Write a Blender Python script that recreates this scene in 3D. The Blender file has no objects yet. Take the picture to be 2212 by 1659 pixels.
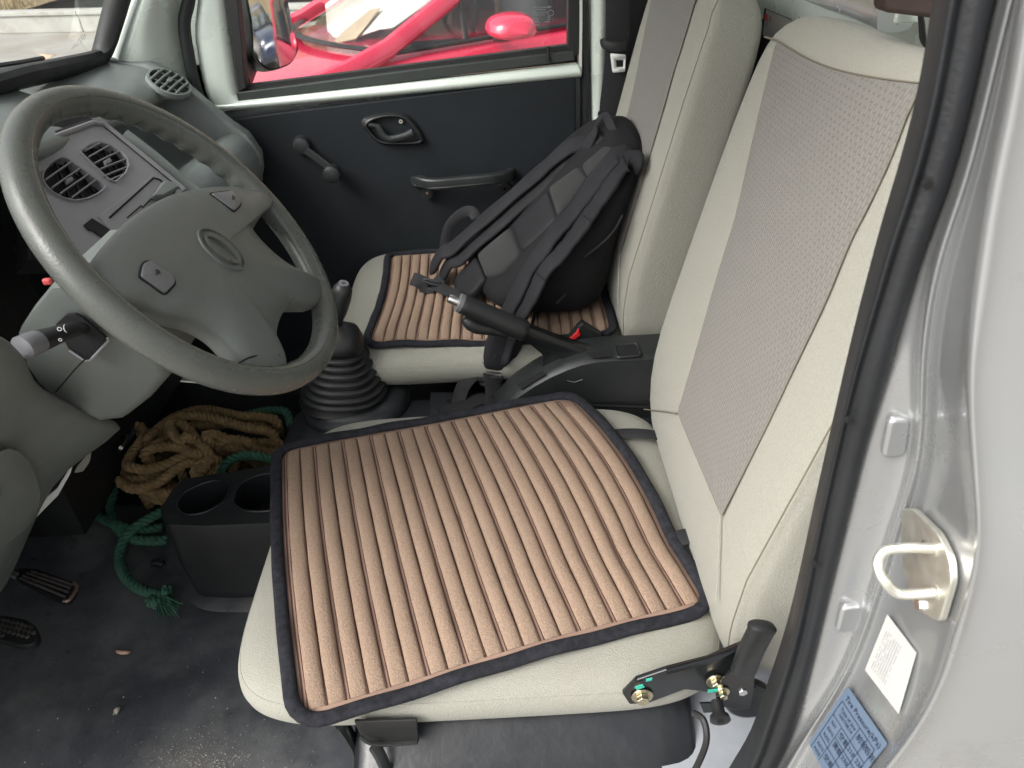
import bpy, bmesh, math, random
from mathutils import Vector, Matrix
from mathutils.geometry import tessellate_polygon
V = Vector
R_ = math.radians
random.seed(7)
scn = bpy.context.scene
col = scn.collection

# ------------------------------------------------------------------ camera
W0, H0 = 2212.0, 1659.0
FP = 0.72 * W0
TH, AL = R_(34), R_(3)
CAM = V((0, 0, 1.64))
_f = V((0, math.cos(TH), -math.sin(TH)))
_r = V((1, 0, 0))
_u = V((0, math.sin(TH), math.cos(TH)))
CR = _r * math.cos(AL) - _u * math.sin(AL)
CU = _r * math.sin(AL) + _u * math.cos(AL)
cam = bpy.data.cameras.new('camera')
cam.sensor_width = 36
cam.lens = 36 * 0.72
cam.clip_start = 0.02
cam.clip_end = 400
cam.dof.use_dof = True
cam.dof.focus_distance = .9
cam.dof.aperture_fstop = 13.0
co = bpy.data.objects.new('camera', cam)
col.objects.link(co)
co.matrix_world = Matrix(((CR.x, CU.x, -_f.x, CAM.x), (CR.y, CU.y, -_f.y, CAM.y), (CR.z, CU.z, -_f.z, CAM.z), (0, 0, 0, 1)))
scn.camera = co

# ------------------------------------------------------------------ light
SUN_EL, SUN_AZ = R_(42), R_(236)          # azimuth: compass style, 0 = +Y
wd = bpy.data.worlds.new('World')
scn.world = wd
wd.use_nodes = True
nt = wd.node_tree
bg = nt.nodes['Background']
sky = nt.nodes.new('ShaderNodeTexSky')
sky.sky_type = 'NISHITA'
sky.sun_disc = False
sky.sun_elevation = SUN_EL
sky.sun_rotation = SUN_AZ
sky.air_density = 1.0
sky.dust_density = 6.0
sky.ozone_density = 0.6
hs = nt.nodes.new('ShaderNodeHueSaturation')
hs.inputs['Saturation'].default_value = 0.22
nt.links.new(sky.outputs[0], hs.inputs['Color'])
nt.links.new(hs.outputs[0], bg.inputs[0])
bg.inputs[1].default_value = 0.15
sl = bpy.data.lights.new('sun', 'SUN')
sl.energy = 0.9
sl.angle = R_(40)
sl.color = (1, 0.96, 0.9)
so = bpy.data.objects.new('sun', sl)
col.objects.link(so)
sd = V((math.sin(SUN_AZ) * math.cos(SUN_EL), math.cos(SUN_AZ) * math.cos(SUN_EL), math.sin(SUN_EL)))
so.rotation_euler = sd.to_track_quat('Z', 'Y').to_euler()
scn.view_settings.view_transform = 'Standard'
scn.view_settings.look = 'None'
scn.view_settings.gamma = 1
scn.view_settings.exposure = 1.0
scn.view_settings.use_curve_mapping = False


# ------------------------------------------------------------------ measuring helpers (photo pixel -> point on a real plane)
def ray(px, py):
    return _f + CR * ((px - W0 / 2) / FP) - CU * ((py - H0 / 2) / FP)


def aty(px, py, y):
    d = ray(px, py)
    return CAM + d * ((y - CAM.y) / d.y)


def atx(px, py, x):
    d = ray(px, py)
    return CAM + d * ((x - CAM.x) / d.x)


def atz(px, py, z):
    d = ray(px, py)
    return CAM + d * ((z - CAM.z) / d.z)


def atp(px, py, o, n):
    d = ray(px, py)
    return CAM + d * ((o - CAM).dot(n) / d.dot(n))


# ------------------------------------------------------------------ materials
def nodes(name):
    m = bpy.data.materials.new(name)
    m.use_nodes = True
    return m, m.node_tree, m.node_tree.nodes['Principled BSDF']


def noise_node(t, scale, detail=4, rough=.55, stretch=None):
    tc = t.nodes.new('ShaderNodeTexCoord')
    mp = t.nodes.new('ShaderNodeMapping')
    t.links.new(tc.outputs['Object'], mp.inputs[0])
    if stretch: mp.inputs['Scale'].default_value = stretch
    n = t.nodes.new('ShaderNodeTexNoise')
    n.inputs['Scale'].default_value = scale
    n.inputs['Detail'].default_value = detail
    n.inputs['Roughness'].default_value = rough
    t.links.new(mp.outputs[0], n.inputs['Vector'])
    return n


def mix_col(t, fac, a, b):
    mx = t.nodes.new('ShaderNodeMix')
    mx.data_type = 'RGBA'
    if fac is not None: t.links.new(fac, mx.inputs['Factor'])
    for i, c in ((6, a), (7, b)):
        if isinstance(c, tuple): mx.inputs[i].default_value = (*c, 1)
        else: t.links.new(c, mx.inputs[i])
    return mx.outputs[2]


def ramp(t, src, lo, hi):
    r = t.nodes.new('ShaderNodeMapRange')
    r.inputs['From Min'].default_value = lo
    r.inputs['From Max'].default_value = hi
    t.links.new(src, r.inputs['Value'])
    return r.outputs[0]


def mat(name, c, rough=.5, metal=0.0, var=.12, vscale=9, bump=0.0, bscale=300, dirt=None, dscale=5, dlo=.5, dhi=.75, coat=0, spec=.5, bdist=.002, stretch=None):
    m, t, p = nodes(name)
    n = noise_node(t, vscale, stretch=stretch)
    lo = tuple(max(0, x * (1 - var)) for x in c)
    hi = tuple(min(1, x * (1 + var)) for x in c)
    out = mix_col(t, ramp(t, n.outputs['Fac'], .3, .7), lo, hi)
    rr = None
    if dirt:
        dn = noise_node(t, dscale, 8, .65)
        f = ramp(t, dn.outputs['Fac'], dlo, dhi)
        out = mix_col(t, f, out, dirt)
    t.links.new(out, p.inputs['Base Color'])
    rn = noise_node(t, vscale * 2.3, 5)
    mr = t.nodes.new('ShaderNodeMapRange')
    mr.inputs['To Min'].default_value = max(.02, rough - .08)
    mr.inputs['To Max'].default_value = min(1, rough + .08)
    mr.inputs['From Min'].default_value = .3
    mr.inputs['From Max'].default_value = .7
    t.links.new(rn.outputs['Fac'], mr.inputs['Value'])
    t.links.new(mr.outputs[0], p.inputs['Roughness'])
    p.inputs['Metallic'].default_value = metal
    p.inputs['Specular IOR Level'].default_value = spec
    p.inputs['Coat Weight'].default_value = coat
    if bump:
        bn = noise_node(t, bscale, 3, .6)
        b = t.nodes.new('ShaderNodeBump')
        b.inputs['Strength'].default_value = bump
        b.inputs['Distance'].default_value = bdist
        t.links.new(bn.outputs['Fac'], b.inputs['Height'])
        t.links.new(b.outputs[0], p.inputs['Normal'])
    return m


def weave(name, c, sx=420, sz=420, strength=.5, rough=.9, var=.08, kind='weave', c2=None, dirt=None, vs=14, sheen=.12):
    m, t, p = nodes(name)
    tc = t.nodes.new('ShaderNodeTexCoord')
    sep = t.nodes.new('ShaderNodeSeparateXYZ')
    t.links.new(tc.outputs['Object'], sep.inputs[0])

    def wave(sock, s, add=None):
        a = t.nodes.new('ShaderNodeMath'); a.operation = 'MULTIPLY'
        t.links.new(sock, a.inputs[0]); a.inputs[1].default_value = s
        src = a.outputs[0]
        if add is not None:
            q = t.nodes.new('ShaderNodeMath'); q.operation = 'ADD'
            t.links.new(src, q.inputs[0]); t.links.new(add, q.inputs[1]); src = q.outputs[0]
        sn = t.nodes.new('ShaderNodeMath'); sn.operation = 'SINE'
        t.links.new(src, sn.inputs[0])
        return sn.outputs[0]

    xs = t.nodes.new('ShaderNodeMath'); xs.operation = 'ADD'
    t.links.new(sep.outputs['X'], xs.inputs[0]); t.links.new(sep.outputs['Z'], xs.inputs[1])
    if kind == 'knit':
        kn_ = noise_node(t, sx, 2, .5)
        h = kn_.outputs['Fac']
    elif kind == 'weave':
        w1, w2 = wave(sep.outputs['Y'], sx * 2), wave(xs.outputs[0], sz * 2)
        mu = t.nodes.new('ShaderNodeMath'); mu.operation = 'MULTIPLY'
        t.links.new(w1, mu.inputs[0]); t.links.new(w2, mu.inputs[1])
        h = mu.outputs[0]
    else:           # staggered elongated dimples of the seat insert
        cmb = t.nodes.new('ShaderNodeCombineXYZ')
        wn_ = noise_node(t, 35, 2)
        ad = t.nodes.new('ShaderNodeMath'); ad.operation = 'MULTIPLY_ADD'
        t.links.new(wn_.outputs['Fac'], ad.inputs[0]); ad.inputs[1].default_value = .0022
        t.links.new(sep.outputs['Y'], ad.inputs[2])
        t.links.new(sep.outputs['Z'], cmb.inputs['X']); t.links.new(ad.outputs[0], cmb.inputs['Y'])
        br = t.nodes.new('ShaderNodeTexBrick')
        br.offset = .5
        t.links.new(cmb.outputs[0], br.inputs['Vector'])
        br.inputs['Scale'].default_value = 1
        br.inputs['Brick Width'].default_value = sz
        br.inputs['Row Height'].default_value = sx
        br.inputs['Mortar Size'].default_value = sx * .30
        br.inputs['Mortar Smooth'].default_value = 1
        inv = t.nodes.new('ShaderNodeMath'); inv.operation = 'SUBTRACT'; inv.inputs[0].default_value = 0
        t.links.new(br.outputs['Fac'], inv.inputs[1])
        h = inv.outputs[0]
    b = t.nodes.new('ShaderNodeBump')
    b.inputs['Strength'].default_value = strength
    b.inputs['Distance'].default_value = .0012
    t.links.new(h, b.inputs['Height'])
    t.links.new(b.outputs[0], p.inputs['Normal'])
    n = noise_node(t, vs, 6)
    out = mix_col(t, ramp(t, n.outputs['Fac'], .3, .7), tuple(x * (1 - var) for x in c), tuple(x * (1 + var) for x in c))
    if c2:
        out = mix_col(t, ramp(t, h, -1.0 if kind == 'dimple' else -1.2, 0 if kind == 'dimple' else .4), c2, out)
    if dirt:
        dn = noise_node(t, 6, 8, .7)
        out = mix_col(t, ramp(t, dn.outputs['Fac'], .55, .85), out, dirt)
    t.links.new(out, p.inputs['Base Color'])
    p.inputs['Roughness'].default_value = rough
    p.inputs['Specular IOR Level'].default_value = .2
    p.inputs['Sheen Weight'].default_value = sheen
    return m


def glassm(name, tint=(1, 1, 1), refl=1.0):
    m = bpy.data.materials.new(name)
    m.use_nodes = True
    t = m.node_tree
    t.nodes.clear()
    o = t.nodes.new('ShaderNodeOutputMaterial')
    tr = t.nodes.new('ShaderNodeBsdfTransparent'); tr.inputs[0].default_value = (*tint, 1)
    gl = t.nodes.new('ShaderNodeBsdfGlossy'); gl.inputs['Roughness'].default_value = .02
    fr = t.nodes.new('ShaderNodeLayerWeight'); fr.inputs[0].default_value = .5
    pw = t.nodes.new('ShaderNodeMath'); pw.operation = 'POWER'; pw.inputs[1].default_value = 4.5
    t.links.new(fr.outputs['Facing'], pw.inputs[0])
    k = t.nodes.new('ShaderNodeMath'); k.operation = 'MULTIPLY_ADD'; k.inputs[1].default_value = .9 * refl; k.inputs[2].default_value = .05 * refl
    t.links.new(pw.outputs[0], k.inputs[0])
    mx = t.nodes.new('ShaderNodeMixShader')
    t.links.new(k.outputs[0], mx.inputs[0]); t.links.new(tr.outputs[0], mx.inputs[1]); t.links.new(gl.outputs[0], mx.inputs[2])
    t.links.new(mx.outputs[0], o.inputs[0])
    return m


M = {}
M['fabric'] = weave('seat_fabric', (.285, .282, .243), 620, 620, .9, kind='knit', var=.06, vs=420, dirt=(.265, .255, .21))
M['insert'] = weave('seat_insert_fabric', (.190, .183, .167), .0046, .0105, .5, kind='dimple', c2=(.146, .140, .128), vs=300)
M['seam'] = mat('seam_thread', (.15, .135, .10), .9)
M['tan'] = weave('mat_tan_cloth', (.272, .194, .143), 520, 520, .9, kind='knit', dirt=(.205, .145, .108), var=.16, vs=420, sheen=0)
M['tanwelt'] = mat('mat_welt_cloth', (.285, .190, .145), .9, bump=.3, bscale=900)
M['stitch'] = mat('mat_stitch', (.07, .03, .022), .9)
M['binding'] = mat('mat_binding_tape', (.020, .021, .026), .95, bump=.8, bscale=700, var=.4, vscale=120, bdist=.001, spec=.2)
M['elastic'] = mat('black_elastic', (.012, .012, .014), .8, bump=.3, bscale=900)
M['wheel'] = mat('steering_wheel_plastic', (.108, .121, .114), .40, bump=.5, bscale=900, var=.05, vscale=12, bdist=.0007, dirt=(.13, .132, .118), dlo=.5, dhi=.9, dscale=3)
M['rim'] = mat('steering_rim_plastic', (.088, .095, .087), .29, bump=.5, bscale=480, var=.08, vscale=14, bdist=.0006, dirt=(.12, .115, .098), dlo=.5, dhi=.85, dscale=4)
M['dash'] = mat('dash_plastic', (.175, .197, .19), .36, bump=.3, bscale=600, bdist=.0008)
M['panel'] = mat('centre_panel_plastic', (.235, .232, .245), .45, bump=.25, bscale=700, bdist=.0006)
M['column'] = mat('column_plastic', (.125, .139, .131), .48, bump=.25, bscale=600, bdist=.0008, dirt=(.13, .125, .11), dlo=.6, dhi=.8)
M['black'] = mat('black_plastic', (.014, .015, .016), .45, bump=.25, bscale=600, bdist=.0006, var=.2)
M['blackgloss'] = mat('black_painted_steel', (.010, .011, .012), .22, var=.3, dirt=(.05, .045, .04), dlo=.66, dhi=.85, dscale=30)
M['doorcard'] = mat('door_card_vinyl', (.013, .016, .0195), .62, spec=.22, bump=.35, bscale=420, var=.15, bdist=.0008)
M['console'] = mat('console_plastic', (.020, .023, .024), .42, bump=.35, bscale=500, bdist=.0008, dirt=(.035, .038, .04), dlo=.6, dhi=.8)
M['tunnel'] = mat('tunnel_plastic', (.020, .023, .027), .4, bump=.3, bscale=500, bdist=.0008)
M['rubber'] = mat('black_rubber', (.012, .0125, .013), .55, bump=.15, bscale=250)
M['seal'] = mat('door_seal_rubber', (.013, .0145, .017), .5, bump=.25, bscale=350, var=.2)
M['windowrubber'] = mat('window_channel_rubber', (.03, .036, .034), .45)
M['paint'] = mat('silver_paint', (.36, .37, .375), .26, .55, var=.02, vscale=4, coat=.6, dirt=(.25, .24, .22), dscale=14, dlo=.6, dhi=.85)
M['inpaint'] = mat('inner_silver_paint', (.66, .73, .67), .30, .15, var=.02, vscale=5, coat=.3)
M['floorvinyl'] = mat('floor_vinyl', (.056, .061, .069), .34, bump=.5, bscale=60, bdist=.002, dirt=(.19, .187, .178), dscale=6, dlo=.40, dhi=.8, var=.3)
M['boxvinyl'] = mat('seat_box_vinyl', (.009, .0105, .0125), .34, bump=.3, bscale=40, bdist=.002, dirt=(.03, .031, .034), dscale=9, dlo=.6, dhi=.85)
M['bag'] = mat('backpack_nylon', (.011, .011, .0125), .7, bump=.6, bscale=900, bdist=.0008, var=.2, spec=.2)
M['bagpad'] = mat('backpack_strap_cloth', (.018, .018, .021), .75, spec=.22, bump=.5, bscale=700, bdist=.0008, var=.2)
M['bagpanel'] = mat('backpack_panel', (.016, .016, .0185), .65, spec=.22, bump=.3, bscale=700, bdist=.0008)
M['mesh'] = weave('backpack_mesh', (.014, .0145, .0165), 900, 900, 1.0, .7, c2=(.008, .008, .009))
M['rope'] = mat('brown_rope_fibre', (.27, .185, .088), .9, bump=.8, bscale=260, stretch=(1, 1, 1), var=.3, vscale=60, dirt=(.15, .09, .035), dscale=20, dlo=.45, dhi=.75)
M['green'] = mat('green_rope_fibre', (.042, .135, .088), .85, bump=.8, bscale=260, var=.3, vscale=60, dirt=(.06, .12, .08), dscale=30)
M['steel'] = mat('zinc_steel', (.74, .73, .66), .38, .85, var=.1, vscale=60, dirt=(.55, .52, .42), dscale=60)
M['yellowzinc'] = mat('yellow_zinc', (.56, .51, .38), .3, 1, var=.2, vscale=60)
M['chrome'] = mat('bright_metal', (.7, .7, .7), .2, 1)
M['red'] = mat('red_plastic', (.65, .03, .03), .4)
M['white'] = mat('white_label', (.50, .50, .485), .6, var=.02)
M['bluelabel'] = mat('blue_label', (.11, .155, .225), .45, var=.04, vscale=20)
M['ink'] = mat('label_ink', (.02, .03, .06), .6)
M['greyink'] = mat('grey_ink', (.22, .23, .25), .6)
M['redink'] = mat('red_ink', (.6, .08, .08), .6)
M['greenmark'] = mat('green_paint_mark', (.03, .36, .27), .5)
M['shelf'] = mat('shelf_paint', (.33, .35, .38), .4, .2, var=.05, vscale=60, dirt=(.27, .25, .22), dscale=14, dlo=.6, dhi=.8)
M['buckle'] = mat('buckle_plastic', (.035, .037, .04), .35)
M['dark'] = mat('cavity_shade', (.006, .006, .007), .8)  # near-black that paints shade inside recesses; also colours the horn symbol
M['carred'] = mat('red_car_paint', (.60, .03, .075), .22, .0, var=.02, coat=1)
M['carblue'] = mat('dark_blue_car_paint', (.03, .04, .07), .2, .2, var=.02, coat=1)
M['carwhite'] = mat('white_car_paint', (.6, .62, .68), .25, 0, var=.02, coat=1)
M['tyre'] = mat('tyre_rubber', (.015, .015, .015), .8)
M['foil'] = mat('sunshade_foil', (.82, .78, .70), .45, .0, bump=.2, bscale=20)
M['shadeback'] = mat('sunshade_tan', (.62, .46, .30), .6)
M['glass'] = glassm('clear_glass', (.95, .97, .96), .8)
M['carglass'] = glassm('car_glass', (.80, .82, .83), .9)
M['sideglass'] = glassm('car_side_glass', (.42, .44, .46), 1.3)
M['mirror'] = mat('mirror_silver', (.92, .93, .94), .02, 1, var=0)
M['ground'] = mat('concrete_ground', (.30, .29, .265), .9, bump=.4, bscale=30, var=.15, vscale=1.2, dirt=(.24, .20, .15), dscale=.8, dlo=.5, dhi=.75)
M['concrete'] = mat('concrete_kerb', (.40, .40, .37), .9, bump=.4, bscale=20, var=.12, vscale=2, dirt=(.28, .26, .22), dscale=3)
M['hill'] = mat('dry_hillside', (.20, .155, .09), 1, bump=.8, bscale=6, var=.3, vscale=2, dirt=(.10, .11, .045), dscale=.7, bdist=.05)
M['leafg'] = mat('shrub_leaves', (.075, .13, .03), .7, var=.4, vscale=3)
M['drygrass'] = mat('dry_grass', (.30, .22, .11), .9, var=.3, vscale=4)
M['bark'] = mat('bark', (.10, .075, .05), .9)
M['leaf'] = mat('fallen_leaf', (.55, .36, .26), .7, var=.2, vscale=60)
M['grit'] = mat('grit', (.38, .34, .28), .9, var=.5, vscale=200)
M['pale'] = mat('pale_roof_lining', (.70, .69, .65), .9, bump=.2, bscale=300)
M['whiteplastic'] = mat('white_plastic', (.66, .67, .66), .4)
M['greybtn'] = mat('grey_button_plastic', (.14, .14, .15), .4, bump=.1, bscale=500)
M['blackgap'] = mat('black_gap', (.004, .004, .004), .9)


# ------------------------------------------------------------------ object helpers
def tag(o, label=None, cat=None, group=None, kind=None):
    if label: o['label'] = label
    if cat: o['category'] = cat
    if group: o['group'] = group
    if kind: o['kind'] = kind
    return o


def thing(name, loc, label, cat, group=None):
    o = bpy.data.objects.new(name, None)
    o.empty_display_size = .05
    o.location = loc
    col.objects.link(o)
    return tag(o, label, cat, group)


def wloc(o):
    v = V((0, 0, 0))
    while o:
        v += V(o.location); o = o.parent
    return v


def raw(name, verts, faces, m, parent=None, smooth=True, bevel=0, bseg=2, sub=0, solid=0, org=None, ang=35, fixn=True):
    o0 = wloc(parent) if parent else (V(org) if org is not None else V((0, 0, 0)))
    me = bpy.data.meshes.new(name)
    me.from_pydata([V(v) - o0 for v in verts], [], faces)
    if fixn:
        bm = bmesh.new(); bm.from_mesh(me)
        bmesh.ops.recalc_face_normals(bm, faces=bm.faces)
        bm.to_mesh(me); bm.free()
    me.update()
    ms = m if isinstance(m, list) else [m]
    for q in ms: me.materials.append(q)
    if smooth:
        me.shade_smooth() if ang is None else None
        for p in me.polygons: p.use_smooth = True
        if ang is not None:
            try: me.set_sharp_from_angle(angle=R_(ang))
            except Exception: pass
    o = bpy.data.objects.new(name, me)
    col.objects.link(o)
    if parent: o.parent = parent
    else: o.location = o0
    if solid:
        d = o.modifiers.new('thickness', 'SOLIDIFY'); d.thickness = solid; d.offset = 0
    if bevel:
        b = o.modifiers.new('bevel', 'BEVEL'); b.width = bevel; b.segments = bseg; b.limit_method = 'ANGLE'; b.angle_limit = R_(30)
    if sub:
        s = o.modifiers.new('subdivision', 'SUBSURF'); s.levels = sub; s.render_levels = sub
    return o


class G:
    """collects geometry for one mesh object"""
    def __init__(s): s.v = []; s.f = []
    def add(s, vs, fs):
        b = len(s.v); s.v += [V(x) for x in vs]; s.f += [tuple(b + i for i in f) for f in fs]; return s
    def build(s, name, m, parent=None, **k): return raw(name, s.v, s.f, m, parent, **k)


def loft(rows, cu=False, cap=False, cv=False):
    n = len(rows[0]); vs = [p for r in rows for p in r]; fs = []
    rn = len(rows)
    for i in range(rn if cv else rn - 1):
        for j in range(n if cu else n - 1):
            k = (j + 1) % n; i2 = (i + 1) % rn
            fs.append((i * n + j, i * n + k, i2 * n + k, i2 * n + j))
    if cap:
        fs.append(tuple(range(n - 1, -1, -1))); fs.append(tuple((rn - 1) * n + j for j in range(n)))
    return vs, fs


def spl(pts, n, closed=False):
    pts = [V(p) for p in pts]; m = len(pts); out = []
    segs = m if closed else m - 1
    for i in range(n):
        t = i / (n if closed else n - 1) * segs
        k = min(int(t), segs - 1); u = t - k
        if closed: p0, p1, p2, p3 = pts[(k - 1) % m], pts[k % m], pts[(k + 1) % m], pts[(k + 2) % m]
        else: p0, p1, p2, p3 = pts[max(k - 1, 0)], pts[k], pts[k + 1], pts[min(k + 2, m - 1)]
        out.append(.5 * ((2 * p1) + (p2 - p0) * u + (2 * p0 - 5 * p1 + 4 * p2 - p3) * u * u + (3 * p1 - p0 - 3 * p2 + p3) * u ** 3))
    return out


def frames(path, closed=False, up=None):
    n = len(path); fr = []
    T = []
    for i in range(n):
        a = path[(i - 1) % n] if closed or i > 0 else path[0]
        b = path[(i + 1) % n] if closed or i < n - 1 else path[-1]
        T.append((b - a).normalized())
    N = None
    for i in range(n):
        if up is not None:
            N = V(up[i]) if isinstance(up, list) else V(up)
        elif N is None:
            N = V((0, 0, 1)) if abs(T[0].z) < .9 else V((0, 1, 0))
        N = (N - T[i] * N.dot(T[i])).normalized()
        fr.append((T[i], N, T[i].cross(N).normalized()))
    return fr


def sweep(path, rw, rh=None, seg=10, closed=False, up=None, power=1.0, cap=True):
    """elliptic tube: rw across, rh along 'up'; radii may be lists"""
    path = [V(p) for p in path]
    rh = rw if rh is None else rh
    fr = frames(path, closed, up); rows = []
    for i, (p, (t, n, b)) in enumerate(zip(path, fr)):
        a = rw[i] if isinstance(rw, (list, tuple)) else rw
        h = rh[i] if isinstance(rh, (list, tuple)) else rh
        row = []
        for j in range(seg):
            th = 2 * math.pi * j / seg
            c, s = math.cos(th), math.sin(th)
            c = math.copysign(abs(c) ** power, c); s = math.copysign(abs(s) ** power, s)
            row.append(p + b * (a * c) + n * (h * s))
        rows.append(row)
    return loft(rows, True, cap and not closed, closed)


def prism(poly, off):
    n = len(poly); off = V(off); poly = [V(p) for p in poly]
    vs = poly + [p + off for p in poly]
    fs = [tuple(range(n)), tuple(range(2 * n - 1, n - 1, -1))] + [(i, (i + 1) % n, n + (i + 1) % n, n + i) for i in range(n)]
    return vs, fs


def box(a, b):
    a, b = V(a), V(b)
    return prism([(a.x, a.y, a.z), (b.x, a.y, a.z), (b.x, b.y, a.z), (a.x, b.y, a.z)], (0, 0, b.z - a.z))


def obox(c, ax, ay, az):
    """box from centre and three half-axis vectors"""
    c, ax, ay, az = V(c), V(ax), V(ay), V(az)
    return prism([c - ax - ay - az, c + ax - ay - az, c + ax + ay - az, c - ax + ay - az], az * 2)


def disc(c, n, r, h, seg=20, r2=None):
    c, n = V(c), V(n).normalized(); r2 = r if r2 is None else r2
    a = n.orthogonal().normalized(); b = n.cross(a)
    e = [(a * math.cos(2 * math.pi * i / seg) + b * math.sin(2 * math.pi * i / seg)) for i in range(seg)]
    return loft([[c + x * r for x in e], [c + n * h + x * r2 for x in e]], True, True)


def lathe(c, n, prof, seg=24, sq=None):
    """prof: list of (radius, height); sq: superellipse exponent, axes"""
    c, n = V(c), V(n).normalized()
    a = V((0, 1, 0)).cross(n)
    a = a.normalized() if a.length > .2 else V((1, 0, 0)); b = n.cross(a)
    rows = []
    for r, h in prof:
        row = []
        for i in range(seg):
            th = 2 * math.pi * i / seg; x, y = math.cos(th), math.sin(th)
            if sq: x = math.copysign(abs(x) ** sq, x); y = math.copysign(abs(y) ** sq, y)
            row.append(c + n * h + a * (r * x) + b * (r * y))
        rows.append(row)
    return loft(rows, True, True)


def rounded(poly, r, n=5, closed=True):
    """round the corners of a 3D polygon"""
    out = []; m = len(poly); poly = [V(p) for p in poly]
    for i in range(m):
        p, a, b = poly[i], poly[i - 1], poly[(i + 1) % m]
        rr = r[i] if isinstance(r, (list, tuple)) else r
        d1 = (a - p); d2 = (b - p)
        k = min(rr, d1.length * .49, d2.length * .49)
        s, e = p + d1.normalized() * k, p + d2.normalized() * k
        for j in range(n + 1):
            t = j / n
            out.append(s * (1 - t) ** 2 + p * 2 * t * (1 - t) + e * t * t)
    return out


def holed(outer, holes, back, wall=None):
    """flat plate with holes; the hole walls go back by vector 'back'"""
    back = V(back)
    loops = [[V(p) for p in outer]] + [[V(p) for p in h] for h in holes]
    tris = tessellate_polygon(loops)
    flat = [p for l in loops for p in l]
    g = G(); g.add(flat, [tuple(t) for t in tris])
    for l in loops[1:]:
        n = len(l)
        g.add(l + [p + back for p in l], [(i, (i + 1) % n, n + (i + 1) % n, n + i) for i in range(n)])
    return g


def text(name, body, m, parent, origin, xdir, ydir, size, align='LEFT', ext=.0002):
    cu = bpy.data.curves.new(name, 'FONT'); cu.body = body; cu.size = size; cu.align_x = align; cu.extrude = ext; cu.resolution_u = 2
    tmp = bpy.data.objects.new('tmp_text', cu); col.objects.link(tmp)
    dg = bpy.context.evaluated_depsgraph_get()
    me = bpy.data.meshes.new_from_object(tmp.evaluated_get(dg))
    bpy.data.objects.remove(tmp); bpy.data.curves.remove(cu)
    o0 = wloc(parent); x, y = V(xdir), V(ydir); z = x.cross(y).normalized()
    for v in me.vertices:
        p = v.co.copy(); v.co = V(origin) + x * p.x + y * p.y + z * p.z - o0
    me.materials.clear(); me.materials.append(m); me.name = name
    o = bpy.data.objects.new(name, me); col.objects.link(o); o.parent = parent
    return o


def seamline(name, pts, parent, r=.0011, m='seam', n=None):
    p = spl(pts, n or len(pts) * 5)
    return raw(name, *sweep(p, r, seg=5), M[m], parent)

# ================================================================== OUTSIDE SETTING
def terrain(name, m, x0, x1, y0, y1, nx, ny, zf, kind='structure'):
    rows = [[V((x0 + (x1 - x0) * i / nx, y0 + (y1 - y0) * j / ny, 0)) for i in range(nx + 1)] for j in range(ny + 1)]
    for r in rows:
        for p in r: p.z = zf(p.x, p.y)
    o = raw(name, *loft(rows), m)
    return tag(o, kind=kind)


terrain('ground', M['ground'], -120, 120, -120, 120, 60, 60, lambda x, y: 0)

WA, WB = V((-30, 18.2, 0)), V((30, 5.2, 0))
wdir = (WB - WA).normalized(); wn = V((-wdir.y, wdir.x, 0))


def wl(t, off, z): return WA + wdir * t + wn * off + V((0, 0, z))


wall = thing('retaining_wall', wl(25, 0, 0), 'low grey concrete retaining wall below the dry grassy bank', 'wall')
k = 0
tt = 0.0
while tt < 60:
    L = 3.0
    g = G().add(*prism([wl(tt, 0, 0), wl(tt + L - .012, 0, 0), wl(tt + L - .012, .3, 0), wl(tt, .3, 0)], (0, 0, .25)))
    g.build('wall_panel', M['concrete'], wall, smooth=False, bevel=.012)
    g = G().add(*prism([wl(tt, -.03, .252), wl(tt + L - .012, -.03, .252), wl(tt + L - .012, .33, .252), wl(tt, .33, .252)], (0, 0, .06)))
    g.build('coping', M['concrete'], wall, smooth=False, bevel=.01)
    tt += L


def hillz(t, o): return .26 + .55 * o + .25 * math.sin(t * .7) * min(o, 1) + .12 * math.sin(t * 2.1 + o * 3)


rows = [[wl(t * 1.5 - 30, o, hillz(t * 1.5, o)) for t in range(81)] for o in (.3, .7, 1.2, 2, 3, 4.5, 6.5, 9, 13, 20)]
tag(raw('hillside', *loft(rows), M['hill']), kind='structure')
# dry grass on the bank
g = G(); rnd = random.Random(3)
for i in range(9000):
    t = rnd.uniform(5, 50); o = .35 + 4 * rnd.random() ** 1.6
    p = wl(t, o, hillz(t + 30, o) - .03)
    a = rnd.uniform(0, 6.28); h = rnd.uniform(.12, .38); w = V((math.cos(a), math.sin(a), 0)) * .012
    lean = V((rnd.uniform(-.15, .15), rnd.uniform(-.2, .08), 0))
    g.add([p - w, p + w, p + lean + V((0, 0, h))], [(0, 1, 2)])
tag(g.build('dry_grass', M['drygrass'], None, smooth=False, fixn=False), kind='stuff')


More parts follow.
